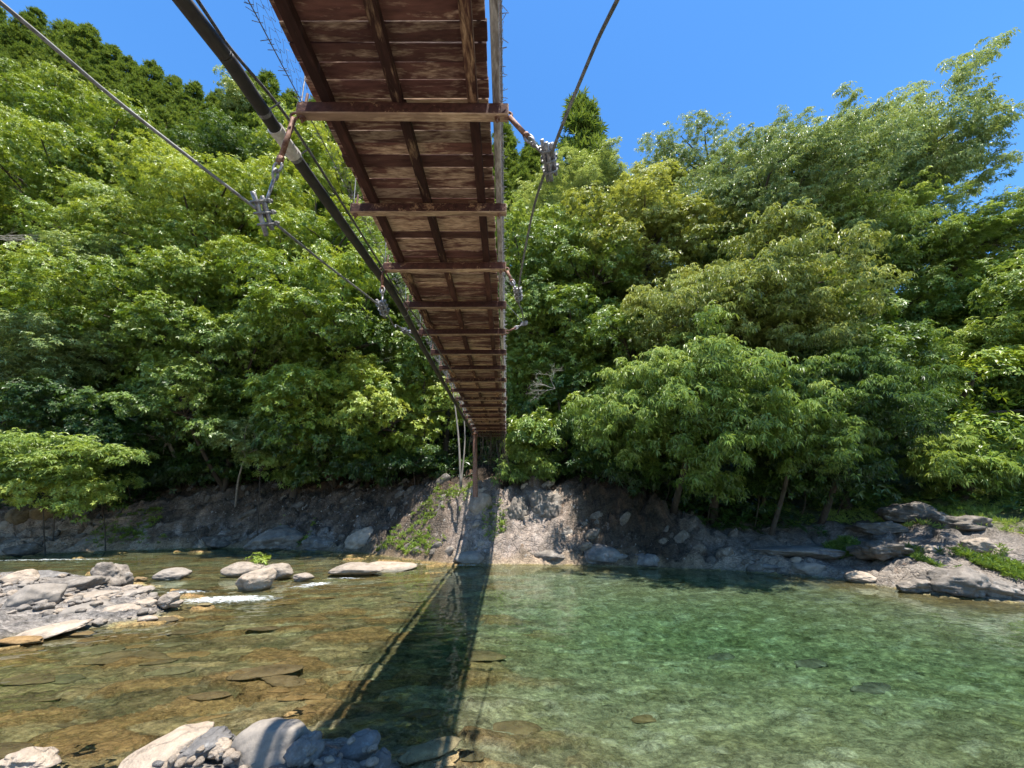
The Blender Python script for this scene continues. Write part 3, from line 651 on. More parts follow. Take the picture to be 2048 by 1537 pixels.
TREES = [
 # label, cx, cy, rx, ry, y, palette, tint, style, extra
 ('bright yellow-green tree overhanging the rock just left of the bridge end', 765, 815, 135, 92, 21.3, 'lush', .66, 'round', {}),
 ('leafy green tree behind the hanging pipe, above the bright yellow-green tree', 690, 655, 165, 118, 21., 'lush', .50, 'round', dict(nlob=12)),
 ('broad yellow-green tree crown crossed by the left wind cable clamp', 430, 490, 205, 120, 25.5, 'lush', .66, 'round', dict(nlob=14)),
 ('wide green tree on the left slope below the yellow-green crown', 330, 650, 190, 115, 22.5, 'lush', .50, 'round', dict(nlob=13)),
 ('shaded green tree with thin trunks above the dark left rock face', 490, 745, 185, 98, 23.2, 'mid', .42, 'round', dict(nlob=12)),
 ('layered grey-green tree spreading leaf fans over the dark left hollow', 150, 720, 150, 75, 21.8, 'gray', .48, 'pinnate', dict(nlob=14)),
 ('green tree at the left frame edge above the layered grey-green fans', 70, 600, 150, 70, 23., 'mid', .62, 'round', {}),
 ('pale green layered tree between two yellow-green crowns on the left', 215, 560, 110, 60, 24., 'gray', .50, 'pinnate', dict(nlob=11)),
 ('big yellow-green tree low on the far left hillside', 90, 400, 150, 115, 27., 'lush', .58, 'round', dict(nlob=12)),
 ('round green tree in the middle of the left hillside under the cedars', 235, 340, 115, 105, 31., 'lush', .55, 'round', {}),
 ('yellow-green tree highest on the left hillside, touching the cedar stand', 90, 235, 125, 70, 37., 'lush', .66, 'round', {}),
 ('golden-green tree tucked below the nearest bridge crossbeam on the left', 635, 320, 80, 75, 29., 'lush', .74, 'round', {}),
 ('green tree behind the pipe and net, beside the third crossbeam', 660, 480, 105, 90, 24.5, 'lush', .50, 'round', {}),
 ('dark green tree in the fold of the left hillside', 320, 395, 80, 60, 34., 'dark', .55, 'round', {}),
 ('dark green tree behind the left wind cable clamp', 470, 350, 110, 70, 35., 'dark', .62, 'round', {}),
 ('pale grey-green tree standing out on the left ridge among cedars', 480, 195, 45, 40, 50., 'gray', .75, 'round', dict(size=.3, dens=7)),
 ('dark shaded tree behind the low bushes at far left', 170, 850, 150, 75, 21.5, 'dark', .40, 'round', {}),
 ('dark understory tree left of the small pale-trunked tree', 335, 850, 110, 75, 22.8, 'dark', .45, 'round', dict(bark=PALE)),
 ('small pale-trunked tree growing on the brink of the left rock face', 492, 888, 46, 44, 21.2, 'gray', .55, 'round', dict(bark=PALE, size=.17, nlob=7, tr=.06, base=tuple(at_y(482, 958, 24.3)[:2]))),
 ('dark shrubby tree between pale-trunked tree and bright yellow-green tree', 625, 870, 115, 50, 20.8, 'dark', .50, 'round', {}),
 ('green tree hugging the left side of the bridge half way along', 800, 560, 90, 85, 22.5, 'mid', .55, 'round', {}),
 ('deep green tree seen past the left net near the bridge end', 850, 690, 75, 90, 21., 'mid', .40, 'round', {}),
 ('medium green tree right of the bridge behind the right wind cable', 1060, 545, 95, 105, 21., 'mid', .52, 'round', dict(nlob=11)),
 ('leafy tree in the shade gap right of the bridge', 1120, 665, 105, 90, 21.2, 'mid', .48, 'round', dict(nlob=11)),
 ('green tree pressed close to the right side of the bridge', 1045, 760, 60, 90, 21.2, 'mid', .46, 'round', {}),
 ('small light green tree just right of the far bridge end', 1062, 872, 50, 42, 19.2, 'lush', .58, 'round', dict(nlob=6, size=.18)),
 ('pale grey-green layered tree below the tall cedar on the right', 1160, 420, 120, 70, 25., 'gray', .70, 'pinnate', dict(nlob=14)),
 ('olive-yellow tree in the middle of the right bank crowns', 1290, 490, 160, 95, 20.5, 'olive', .62, 'round', dict(nlob=13)),
 ('olive tree crown poking up against the sky right of the cedar', 1290, 395, 75, 45, 23., 'olive', .68, 'round', {}),
 ('loose grey-green tree whose ragged top stands against the sky at centre right', 1425, 325, 140, 62, 24., 'gray', .60, 'droop', dict(nlob=16, nm=1.2, dens=11)),
 ('large tree of drooping pale leaves in the centre of the right bank', 1440, 610, 205, 110, 15.5, 'olive', .52, 'droop', dict(nlob=15)),
 ('dark green drooping tree low over the black hollow of the right bank', 1390, 815, 190, 112, 14.9, 'mid', .46, 'droop', dict(nlob=14)),
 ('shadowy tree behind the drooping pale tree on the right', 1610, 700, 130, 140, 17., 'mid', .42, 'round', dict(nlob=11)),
 ('very tall open-crowned tree at upper right with ragged layered sprays', 1765, 340, 172, 116, 20., 'gray', .66, 'droop', dict(nlob=30, nm=1, dens=11, flat=.38, size=.2)),
 ('grey-green tree leaning under the very tall open-crowned tree', 1570, 430, 130, 125, 18.5, 'gray', .50, 'droop', dict(nlob=13, dens=13)),
 ('bright green layered tree reaching out from the right frame edge', 1900, 480, 215, 60, 18.5, 'grass', .60, 'pinnate', dict(nlob=18, dens=13, base=(28, 22))),
 ('dark tree rising behind the grassy knoll on the right', 1690, 830, 150, 95, 14.6, 'dark', .48, 'droop', dict(nlob=11)),
 ('spreading bright green tree over the right gravel bank', 1920, 730, 185, 85, 19., 'grass', .56, 'pinnate', dict(nlob=15, base=(26, 23))),
 ('vivid green weeping tree low above the grassy knoll at right', 1960, 915, 150, 40, 15.2, 'grass', .68, 'droop', dict(nlob=12)),
 ('green tree behind the bright layered branches at the right edge', 2000, 610, 120, 70, 18., 'lush', .50, 'round', {}),
 ('dark leafy tree above the pale split rock right of the bridge', 1185, 800, 85, 80, 20.8, 'dark', .55, 'round', {}),
 ('mid green tree at the right edge under the spreading bright green tree', 2040, 830, 120, 50, 18., 'mid', .5, 'droop', {}),
 ('green tree behind the olive-yellow crown on the right bank', 1480, 480, 100, 80, 21., 'mid', .5, 'round', {}),
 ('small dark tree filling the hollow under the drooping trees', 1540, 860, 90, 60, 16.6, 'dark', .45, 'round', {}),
 ('green tree whose low boughs hang over the left rock face, left of the yellow-green tree', 615, 790, 95, 78, 19.6, 'lush', .48, 'round', {}),
 ('leafy tree overhanging the river bank under the wide green left tree', 370, 800, 105, 70, 20.6, 'mid', .46, 'round', {}),
 ('green tree rising between the clamp of the left cable and the pipe', 560, 560, 110, 90, 23.2, 'lush', .56, 'round', {}),
 ('small yellow-tinted tree below the left wind cable', 300, 500, 90, 70, 26.5, 'lush', .68, 'round', {}),
 ('green tree below the big yellow-green crown at the far left', 190, 480, 110, 75, 25.5, 'mid', .58, 'round', {}),
 ('green tree at the left frame edge under the cedars', 10, 330, 90, 90, 31., 'lush', .56, 'round', {}),
 ('bright tree between the black pipe and the left hillside fold', 400, 400, 85, 65, 30., 'lush', .62, 'round', {}),
 ('yellowish tree glowing between pipe and netting', 700, 390, 70, 70, 27., 'lush', .72, 'round', {}),
 ('fresh green tree between the olive-yellow tree and the pale layered tree', 1180, 540, 105, 80, 20.8, 'mid', .58, 'round', {}),
 ('green tree under the olive-yellow crown with low dark boughs', 1265, 680, 95, 90, 18.4, 'mid', .48, 'round', {}),
 ('grey-green tree between the loose ragged tree and the drooping pale tree', 1480, 400, 110, 75, 20.5, 'gray', .56, 'droop', dict(dens=13)),
 ('green tree behind the trunk of the very tall tree', 1690, 500, 130, 85, 19., 'mid', .54, 'droop', {}),
 ('green tree above the spreading bright tree on the right', 1790, 600, 130, 80, 19.5, 'mid', .52, 'round', {}),
 ('green drooping tree at the right edge of the black hollow', 1590, 850, 110, 80, 14.3, 'mid', .42, 'droop', {}),
 ('fresh green tree over the right bank between hollow and knoll', 1740, 720, 110, 90, 16.5, 'mid', .50, 'droop', {}),
 ('leafy low tree hanging over the dark hollow right of the pitted block', 1250, 860, 100, 58, 17.8, 'mid', .42, 'droop', {}),
 ('green tree past the left frame edge, upstream of the layered fans', -170, 640, 170, 150, 22., 'lush', .5, 'round', {}),
 ('green tree past the right frame edge, beside the gravel bank', 2240, 640, 170, 190, 15., 'mid', .5, 'round', {}),
]
import re
for i, (lb, cx, cy, rx, ry, yd, pal, ti, stl, ex) in enumerate(TREES):
    tree({'round': 'broadleaf_tree', 'droop': 'drooping_tree', 'pinnate': 'layered_tree'}[stl], lb, cx, cy, rx, ry, yd, pal, ti, stl, seed=i, **ex)

# trees deeper in the forest: three models, copied
rk = np.random.default_rng(77); FILL = []
for pal, ti in (('mid', .5), ('lush', .5), ('dark', .6), ('gray', .5)):
    mb = MB(); cs = [rk.normal(0, 1, 3) * np.array([1.5, 1.5, 1.3]) for _ in range(15)]
    for p in cs: r_ = rk.uniform(1., 1.5); lobe(mb, p, (r_, r_, r_ * .8), 9, .24, ti + .06 * p[2], 7, 'round', rk)
    me = mb.mesh('deep_crown'); me.materials.append(LEAF[pal]); tb = MB(); limb(tb, (0, 0, -9), (0, 0, 0), .25, .16, rk, .04)
    for p in cs: limb(tb, (0, 0, -.5), p, .12, .03, rk)
    mt = tb.mesh('deep_trunk', True); mt.materials.append(BARK); FILL.append((me, mt))
FSPOT = [(x, y, yy) for x, y, yy in ((1040, 640, 25), (1130, 560, 27), (1210, 640, 25), (1090, 760, 23), (1200, 740, 22), (1290, 600, 26), (1390, 520, 27), (1500, 580, 25), (1620, 560, 26), (1720, 620, 24), (1820, 600, 26), (1930, 560, 24),
    (1300, 720, 22), (1480, 740, 20), (1640, 800, 18), (1780, 700, 20), (1900, 660, 23), (1250, 830, 20), (2100, 620, 19), (1550, 650, 22), (1680, 520, 30), (1860, 820, 17.5), (1130, 860, 21),
    (900, 760, 25), (820, 640, 27), (730, 760, 25), (740, 560, 29), (640, 600, 28), (560, 700, 27), (440, 620, 30), (380, 760, 27), (260, 760, 26), (280, 480, 33), (160, 640, 28), (60, 720, 25), (20, 520, 30), (540, 560, 31), (560, 420, 36), (380, 330, 40), (200, 440, 36), (20, 330, 38), (670, 400, 33), (130, 300, 42), (560, 270, 42), (-60, 300, 34), (-60, 720, 23), (620, 780, 24), (480, 830, 25), (150, 800, 25), (900, 600, 30), (960, 700, 28))]
for i, (px, py, yy) in enumerate(FSPOT):
    C0 = at_y(px, py, yy); q = rk.uniform(.85, 1.25); o = empty('forest_tree', C0, 'green broadleaf tree deeper in the forest, mostly hidden behind nearer crowns', 'tree', 'trees deeper in the forest')
    o.scale = (q, q, q * rk.uniform(.9, 1.15)); o.rotation_euler = (0, 0, rk.uniform(0, 6.28)); me, mt = FILL[int(rk.integers(0, 4))]
    for n_, d_ in (('crown', me), ('trunk', mt)):
        c = bpy.data.objects.new(n_, d_); COL.objects.link(c); c.parent = o

# cedars: three models, copied
def cedar_mesh(seed, h=17., r=2.9):
    rg = np.random.default_rng(seed); mb = MB(); z = h * .12; P, A, S, T = [], [], [], []
    while z < h:
        f = (h - z) / (h * .88); rad = r * (f ** .6) * rg.uniform(.85, 1.1) + .12; nb = max(3, int(5 + 9 * f))
        for b in range(nb):
            a = rg.uniform(0, 6.28); rr = rad * rg.uniform(.75, 1.12); nq = max(5, int(17 * rr))
            tt = rg.uniform(.55, 1.02, nq); pw = rg.normal(0, .22 * (.5 + f), (nq, 3))
            p = np.stack([np.cos(a) * rr * tt, np.sin(a) * rr * tt, z - .25 * rr * tt + .22 * rr * tt ** 3], 1) + pw
            P.append(p); A.append(np.stack([np.cos(a) * np.ones(nq) * .7, np.sin(a) * np.ones(nq) * .7, np.full(nq, .9)], 1) + rg.normal(0, .3, (nq, 3)))
            S.append(rg.uniform(.27, .45, nq)); T.append(.38 + .28 * (tt - .6) + rg.normal(0, .06) + .25 * pw[:, 2] + rg.normal(0, .05, nq))
        z += rg.uniform(.34, .5) * (.45 + .75 * f)
    leaf_cloud(mb, np.concatenate(P), np.concatenate(A), np.concatenate(S), np.concatenate(T), 8, (10, 75), .1, .10, rg)
    return mb.mesh('cedar_crown')
def cedar_trunk(h=17.):
    t = MB(); t.tube([(0, 0, -14), (0, 0, 0), (0, 0, h * .5), (0, 0, h * .97)], [.3, .28, .17, .02], 7); return t.mesh('cedar_trunk', True)
CM = [cedar_mesh(s, 17, rr) for s, rr in ((1, 2.9), (2, 2.5), (3, 3.3), (4, 2.7))]
for me in CM: me.materials.append(LEAF['cedar'])
CT = cedar_trunk(); CT.materials.append(BARK)
rc = np.random.default_rng(5)
def cedar(px, py, yd, wpx, label, group, name='cedar_tree', k=None, hs=1.):
    top = at_y(px, py, yd); s = wpx * depth(top) / F / 5.6; sz = s * hs
    o = empty(name, top - np.array([0, 0, 17 * sz]), label, 'tree', group); o.scale = (s, s, sz); o.rotation_euler = (0, 0, rc.uniform(0, 6.28))
    j = int(rc.integers(0, 4)) if k is None else k
    for n_, me in (('crown', CM[j]), ('trunk', CT)):
        c = bpy.data.objects.new(n_, me); COL.objects.link(c); c.parent = o
cedar(1158, 200, 30, 205, 'tall pointed cedar standing alone against the sky right of the bridge', None, k=1, hs=1.15)
cedar(1062, 285, 31, 100, 'shorter yellowish cedar between the bridge and the tall lone cedar', None, k=0)
cedar(1008, 248, 33, 100, 'cedar half hidden behind the right edge of the bridge deck', None, k=3)
cedar(1100, 330, 36, 95, 'squat cedar top hidden low behind the right wind cable clamp', None, k=2)
cedar(915, 280, 38, 110, 'cedar rising directly behind the bridge deck', None, k=1)
cedar(800, 270, 42, 110, 'cedar behind the bridge deck nearer its left edge', None, k=2)
RIDGE = [(-70, 10), (-5, 18), (78, 24), (140, 50), (185, 58), (232, 98), (262, 120), (310, 130), (352, 158), (394, 170), (440, 185), (498, 150), (540, 152), (585, 190), (640, 200), (700, 225)]
RL = ['at the upper left frame corner', 'behind the left wind cable', 'with a blunt dark crown, first peak from the left', 'between the two highest left peaks', 'second clear peak from the left', 'just below the second peak', 'on the middle of the left ridge', 'right of the middle of the ridge', 'left of the ridge notch', 'with a pointed top at the ridge notch', 'in the notch of the ridge', 'behind the black pipe', 'rising highest just left of the bridge', 'touching the bridge netting', 'hidden behind the nearest crossbeam', 'behind the deck underside']
for (px, py), t in zip(RIDGE, RL):
    cedar(px, py, 62 - .012 * px if px < 400 else 52, rc.uniform(84, 112), 'dark ridge-top cedar ' + t, 'cedars along the left ridge')
n_c = 0
for row, (dy, yd) in enumerate(((55, 57), (105, 53), (160, 49), (215, 45), (275, 41))):
    for px in np.arange(-90, 660, 74):
        x = px + (row % 2) * 37 + rc.normal(0, 10); rz = np.interp(x, [p[0] for p in RIDGE], [p[1] for p in RIDGE]) + dy + rc.normal(0, 10)
        lim = np.interp(x, [-100, 150, 250, 350, 640], [190, 235, 300, 380, 390])
        if rz > lim: continue
        cedar(x, rz, yd - .01 * x, rc.uniform(80, 108), 'green cedar packed in the dense stand covering the upper left hillside', 'cedars of the dense hillside stand'); n_c += 1

# undergrowth, grass, ferns: uncountable ground cover
def scatter_cover(name, n, box, smin, smax, pal, tint, size, nl=7, keep=None, spread=(40, 95), h=(0., .5), wf=.16, seed=0):
    rg = np.random.default_rng(seed); x = rg.uniform(box[0], box[1], n); y = rg.uniform(box[2], box[3], n); sf = dists(x, y)[0]
    k = (sf > smin) & (sf < smax)
    if keep is not None: k &= keep(x, y, sf)
    k &= fbm(x * .5, y * .5, seed + .5, 3) > -.25
    x, y, sf = x[k], y[k], sf[k]; z = ground_h(x, y) + rg.uniform(*h, len(x)); mb = MB()
    A = np.stack([rg.normal(0, .3, len(x)), rg.normal(-.15, .3, len(x)), np.ones(len(x))], 1)
    leaf_cloud(mb, np.stack([x, y, z], 1), A, size * rg.uniform(.7, 1.3, len(x)), tint + rg.normal(0, .1, len(x)), nl, spread, .2, wf, rg)
    o = mb.build(name, LEAF[pal]); return tag(o, kind='stuff')
def ground_h(x, y):
    j = np.clip(np.searchsorted(XS, x) - 1, 0, len(XS) - 2); i = np.clip(np.searchsorted(YS, y) - 1, 0, len(YS) - 2)
    tx = (x - XS[j]) / (XS[j + 1] - XS[j]); ty = (y - YS[i]) / (YS[i + 1] - YS[i])
    return (Z[i, j] * (1 - tx) + Z[i, j + 1] * tx) * (1 - ty) + (Z[i + 1, j] * (1 - tx) + Z[i + 1, j + 1] * tx) * ty
scatter_cover('undergrowth', 30000, (-42, 12, 14, 46), 3.0, 24, 'fern', .38, .34, seed=3, h=(0, .8))
scatter_cover('bank_undergrowth', 7000, (8, 40, 9, 40), 5.5, 26, 'fern', .5, .32, seed=4, h=(0, .7))
scatter_cover('grass', 9000, (9.5, 26, 8, 22), 4.3, 10, 'grass', .66, .22, 8, spread=(8, 50), h=(0, .02), wf=.05, seed=5)
def near_px(pts):
    W = [(at_z(px, py, z), r) for px, py, z, r in pts]
    def f(x, y, sf):
        k = np.zeros(len(x), bool)
        for p, r in W: k |= np.hypot(x - p[0], (y - p[1])) < r
        return k
    return f
scatter_cover('riverside_weeds', 34000, (-26, 3, 14, 26), 0.12, 2.3, 'lush', .54, .15, 8, near_px([(250, 1085, .4, 1.6), (180, 1090, .4, 1.2), (440, 1080, .5, .8), (345, 1085, .4, .9), (560, 1075, .6, 1.5), (750, 1085, .6, 1.3), (860, 1085, .6, 1.4), (920, 1085, .6, .8), (990, 1095, .5, .6), (1100, 1095, .4, .6)]), (15, 70), (0, .22), .10, 6)
scatter_cover('bank_weeds', 16000, (6, 15, 9, 16), .3, 2.6, 'grass', .36, .16, 8, near_px([(1880, 1140, .4, 1.0), (1990, 1150, .4, .8), (1700, 1120, .4, .6), (1800, 1130, .4, .5), (1390, 1120, .4, .6)]), (15, 70), (0, .12), .08, 7)

# small bushes at the left
def bush(label, cx, cy, rx, ry, yd, pal, tint, style='round', **k): return tree('bush', label, cx, cy, rx, ry, yd, pal, tint, style, cat='bush', trunk=True, tr=.03, **k)
bush('low bright green bush mass on the bank at far left', 80, 915, 165, 48, 18.9, 'grass', .50, 'pinnate', nlob=14, seed=60, size=.16)
bush('yellow-green bush above the two brown boulders at left', 85, 985, 110, 28, 18.5, 'lush', .70, 'round', nlob=9, seed=61, size=.15)
bush('green bush at the left edge of the dark rock face', 200, 975, 60, 30, 19.8, 'grass', .40, 'round', nlob=6, seed=62, size=.15)
bush('tiny yellow-green bush growing on the midstream boulder', 517, 1120, 20, 20, 14.6, 'lush', .72, 'round', nlob=4, seed=63, size=.10, dens=30, base=tuple(at_z(517, 1150, 0)[:2]))
bush('leafy sprig hanging at the foot of the pale-trunked tree', 520, 930, 32, 22, 21.4, 'mid', .55, 'round', nlob=4, seed=64, size=.14)

for i, (cx, cy, yd, wh) in enumerate(((245, 935, 22.6, 'above the far left of the dark rock face'), (335, 930, 24., 'between two thin trunks left of the pale-trunked tree'), (420, 935, 24.3, 'immediately left of the pale-trunked tree'), (575, 930, 23.4, 'right of the pale-trunked tree'),
    (650, 925, 22.4, 'under the low boughs left of the yellow-green tree'), (735, 915, 22., 'beneath the yellow-green tree'), (825, 915, 20.8, 'left of the slim forked trunk'), (1060, 930, 19., 'just right of the hanging vines'), (1180, 930, 19., 'behind the pale pitted block'),
    (1260, 945, 18., 'at the left end of the black hollow'), (1340, 955, 17.6, 'in the middle of the black hollow'), (1430, 955, 17.2, 'under the dark green drooping tree'), (1520, 960, 16.8, 'at the right end of the black hollow'), (1610, 960, 16.6, 'between the black hollow and the knoll'), (1700, 955, 16.4, 'left of the grassy knoll'))):
    bush('dark low shrub growing ' + wh, cx, cy, 62, 30 + 4 * (i % 3), yd, ('dark', 'fern', 'dark', 'mid')[i % 4], .40, ('round', 'droop')[i % 2], nlob=7, seed=80 + i, size=.19, dens=15)

# bare trunks, twigs and vines
def twigs(name, label, root, ang, ln, n, mat, seed, cat='branch', spread=.5, r=.02):
    rg = np.random.default_rng(seed); mb = MB(); RO = np.array(root)
    def grow(p, d, l, rad, lev):
        q = p + d * l; mid = (p + q) / 2 + rg.normal(0, .07 * l, 3); P = spline([p, mid, q], 3); mb.tube(P, np.linspace(rad, rad * .6, len(P)), 5, cap=False)
        if lev == 0: return
        for _ in range(n if lev > 1 else 3):
            dd = d + rg.normal(0, spread, 3); dd /= np.linalg.norm(dd); grow(lerp(p, q, rg.uniform(.4, 1.)), dd, l * rg.uniform(.5, .75), rad * .55, lev - 1)
    for a in ang: d = np.array(a, float); grow(np.zeros(3), d / np.linalg.norm(d), ln, r, 3)
    o = mb.build(name, mat, loc=RO, smooth=True); return tag(o, label, cat)
twigs('bare_branch', 'tangle of bare pale twigs in front of dark leaves right of the bridge', at_y(1110, 778, 17.6), [(-1, -.2, .3), (-.8, 0, -.1), (-.3, -.2, .7)], .75, 4, PALE, 2, r=.018)
twigs('bare_branch', 'bare grey branches sweeping down from the left frame edge', at_y(-40, 470, 20.5), [(1, 0, -.12), (1, -.1, -.3), (.9, .1, .05)], 1.6, 3, PALE, 3, r=.03, spread=.22)
twigs('bare_branch', 'bare crooked branch on the shaded slope of the right bank', at_y(1555, 765, 15.1), [(-.6, 0, .55), (.2, 0, -.9)], .6, 2, PALE, 5, r=.025)
twigs('bare_branch', 'twisted bare stem hanging among the drooping leaves at right', at_y(1470, 640, 15.), [(-.1, 0, -1), (.15, 0, -.9)], .8, 2, BARK, 6, r=.04, spread=.4)
mb = MB(); p0 = at_z(925, 985, 2.3); p0 = at_y(922, 975, 17.7)
for dx, r_, t0 in ((0, .07, (905, 775)), (.1, .05, (922, 780))):
    p1 = at_y(t0[0], t0[1], 18.2); P = spline([p0 - p0, (p1 - p0) * .5 + np.array([.08 + dx, 0, 0]), p1 - p0], 6); mb.tube(P, np.linspace(r_ * .8, r_ * .35, len(P)), 7)
o = mb.build('bare_tree', m_bark('slim_bark', (.13, .11, .09), (.26, .235, .20), 9), loc=p0, smooth=True); tag(o, 'slim pale forked trunk rising beside the left side of the bridge end', 'tree trunk')
p0 = at_y(951, 985, 17.2); mb = MB(); p1 = at_y(950, 860, 17.2); mb.tube([p0 - p0, p1 - p0], [.11, .09], 10); mb.box((p1 - p0) + np.array([0, 0, .02]), (.26, .26, .05), bev=.008)
o = mb.build('bridge_post', RUST, loc=p0 - np.array([0, 0, .2])); tag(o, 'rusty brown post standing under the far end of the footbridge', 'post')
rv = np.random.default_rng(9); mb = MB(); v0 = at_y(975, 858, 17.0)
for _ in range(46):
    a = np.array([rv.uniform(-.75, .8), rv.uniform(-.3, .6), rv.uniform(-.1, .1)]); ln = rv.uniform(.6, 2.3)
    P = spline([a, a + np.array([rv.normal(0, .08), 0, -.5 * ln]), a + np.array([rv.normal(0, .15), rv.normal(0, .1), -ln])], 4); mb.tube(P, np.linspace(.012, .004, len(P)), 4, cap=False)
o = mb.build('hanging_vines', BARK, loc=v0); tag(o, 'brown vines and roots hanging in the dark gap below the bridge end', 'vines', kind='stuff')

# ------------------------------------------------------------------ rocks
_ico = {}
def ico(sub):
    if sub not in _ico:
        import bmesh
        b = bmesh.new(); bmesh.ops.create_icosphere(b, subdivisions=sub, radius=1.); b.verts.ensure_lookup_table()
        _ico[sub] = (np.array([v.co[:] for v in b.verts]), np.array([[v.index for v in f.verts] for f in b.faces])); b.free()
    return _ico[sub]
def rock_mesh(seed, dims, ang=.5, sub=4, rough=.05):
    rg = np.random.default_rng(seed); v, f = ico(sub); k = 16
    nrm = rg.normal(size=(k, 3)); nrm /= np.linalg.norm(nrm, axis=1)[:, None]; dd = rg.uniform(.62, .95, k)
    dot = v @ nrm.T; cut = np.where(dot > .08, dd / np.maximum(dot, .08), 9.); p = 14. + 20 * ang
    r = (np.sum(cut ** -p, 1) + 1.05 ** -p) ** (-1 / p); r = lerp(.88 + 0 * r, r, .45 + .5 * ang)
    o = seed * 3.7; w = v * r[:, None]
    w = w * (1 + rough * 2 * fbm(v[:, 0] * 1.6 + o, v[:, 1] * 1.6, v[:, 2] * 1.6, 2) + rough * (1 - .3 * ang) * fbm(v[:, 0] * 5 + o, v[:, 1] * 5, v[:, 2] * 5, 4) * ang)[:, None]
    w /= np.abs(w).max(0) ; w = w * np.array(dims) / 2
    m = MB(); m.add(w, t=f); return m
def rock(name, label, cx, yb, wpx, hpx, mat, ang=.5, seed=0, z=0., group=None, rot=None, dy=.75, sink=.18, cat='rock', sub=5):
    if z is None:                                     # sits on the bank where the sight line meets it
        d_ = ray(cx, yb); tt = np.arange(3., 40., .03); q_ = O + d_ * tt[:, None]; hit = np.nonzero(q_[:, 2] < ground_h(q_[:, 0], q_[:, 1]))[0]
        z = float(q_[hit[0], 2]) if len(hit) else 0.
    p = at_z(cx, yb, z); dp = depth(p); rg = np.random.default_rng(seed + 400); W = wpx * dp / F; H = hpx * dp / F * (1 + sink)
    # what shows above the base line is height plus some of the top face
    tilt = abs(math.atan2(ZC - z, np.hypot(p[0], p[1]))); D = W * dy; H = max(.25 * H, (H - .55 * D * math.sin(tilt)) / math.cos(tilt))
    m = rock_mesh(seed, (W, D, H), ang, sub, .05 + .07 * max(0, ang - .6) / .35); o = m.build(name, mat, smooth=True, loc=(p[0], p[1] + .45 * D, z + H / 2 - H * sink))
    a = math.atan2(-p[0], p[1]); o.rotation_euler = (rg.normal(0, .05), (0 if rot is None else rot), a + rg.normal(0, .1))
    o.cycles.is_caustics_receiver = z < .15
    return tag(o, label, cat, group)
G1 = 'rocks on the near shore'
rock('boulder', 'large smooth rounded grey boulder in the middle of the near shore rocks', 503, 1585, 160, 122, SMOOTH, .25, 1, .05, G1, rot=-.15)
rock('boulder', 'angular grey rock between the cream slab and the large smooth boulder', 374, 1540, 112, 60, BLUE, .85, 2, .16, G1, rot=-.35)
rock('boulder', 'long cream slab leaning at the left of the near shore rocks', 270, 1595, 185, 98, CREAM, .45, 3, .05, G1, rot=-.3)
rock('boulder', 'small grey faceted rock right of the large smooth boulder', 594, 1540, 74, 56, BLUE, .8, 4, .18, G1, rot=-.4)
rock('boulder', 'blue-grey rock lying in the bridge shadow on the near shore', 705, 1530, 88, 48, BLUE, .5, 5, .10, G1, rot=-.25)
rock('boulder', 'dark angular rock at the bottom edge left of the bridge shadow', 640, 1566, 78, 42, BLUE, .8, 6, .1, G1)
rock('boulder', 'round dark rock at the right end of the near shore rocks', 754, 1556, 44, 44, BLUE, .4, 7, .08, G1)
rock('boulder', 'pale rock cut off by the lower left frame corner', 10, 1562, 112, 50, CREAM, .75, 8, .05, G1, rot=.2)
rock('boulder', 'small white rock propped behind the angular grey rock', 428, 1520, 42, 32, CREAM, .6, 9, .2, G1)
rock('boulder', 'small pale rock wedged against the cream slab', 330, 1512, 34, 24, SMOOTH, .5, 10, .2, G1)
rp = np.random.default_rng(31)
PEB = [rock_mesh(700 + i, (1, rp.uniform(.7, .95), rp.uniform(.5, .75)), rp.uniform(.3, .8), 3).mesh('pebble', True) for i in range(6)]
def pebble(p, s, mat, label, group):
    o = bpy.data.objects.new('pebble', PEB[rp.integers(0, 6)].copy() if mat else None); o.data.materials.append(mat); COL.objects.link(o)
    o.location = p; o.scale = (s,) * 3; o.rotation_euler = (rp.normal(0, .2), rp.normal(0, .2), rp.uniform(0, 6.28)); o.cycles.is_caustics_receiver = True; tag(o, label, 'pebble', group)
for i in range(62):
    px, py = rp.uniform(310, 640), rp.uniform(1505, 1537)
    if i > 46: px, py = rp.uniform(655, 760), rp.uniform(1488, 1537)
    p = at_z(px, py, .22); s = rp.uniform(.035, .10)
    pebble((p[0], p[1], max(float(ground_h(p[:1], p[1:2])[0]), .16 + rp.uniform(0, .1)) + .2 * s), s, CREAM if i % 4 else BLUE, 'white pebble in the gravel between the near shore boulders' if px < 650 else 'pale pebble heaped on the shaded near shore rocks', 'near shore pebbles, sunlit' if px < 650 else 'near shore pebbles, shaded')
G2 = 'rocks on the gravel bar'
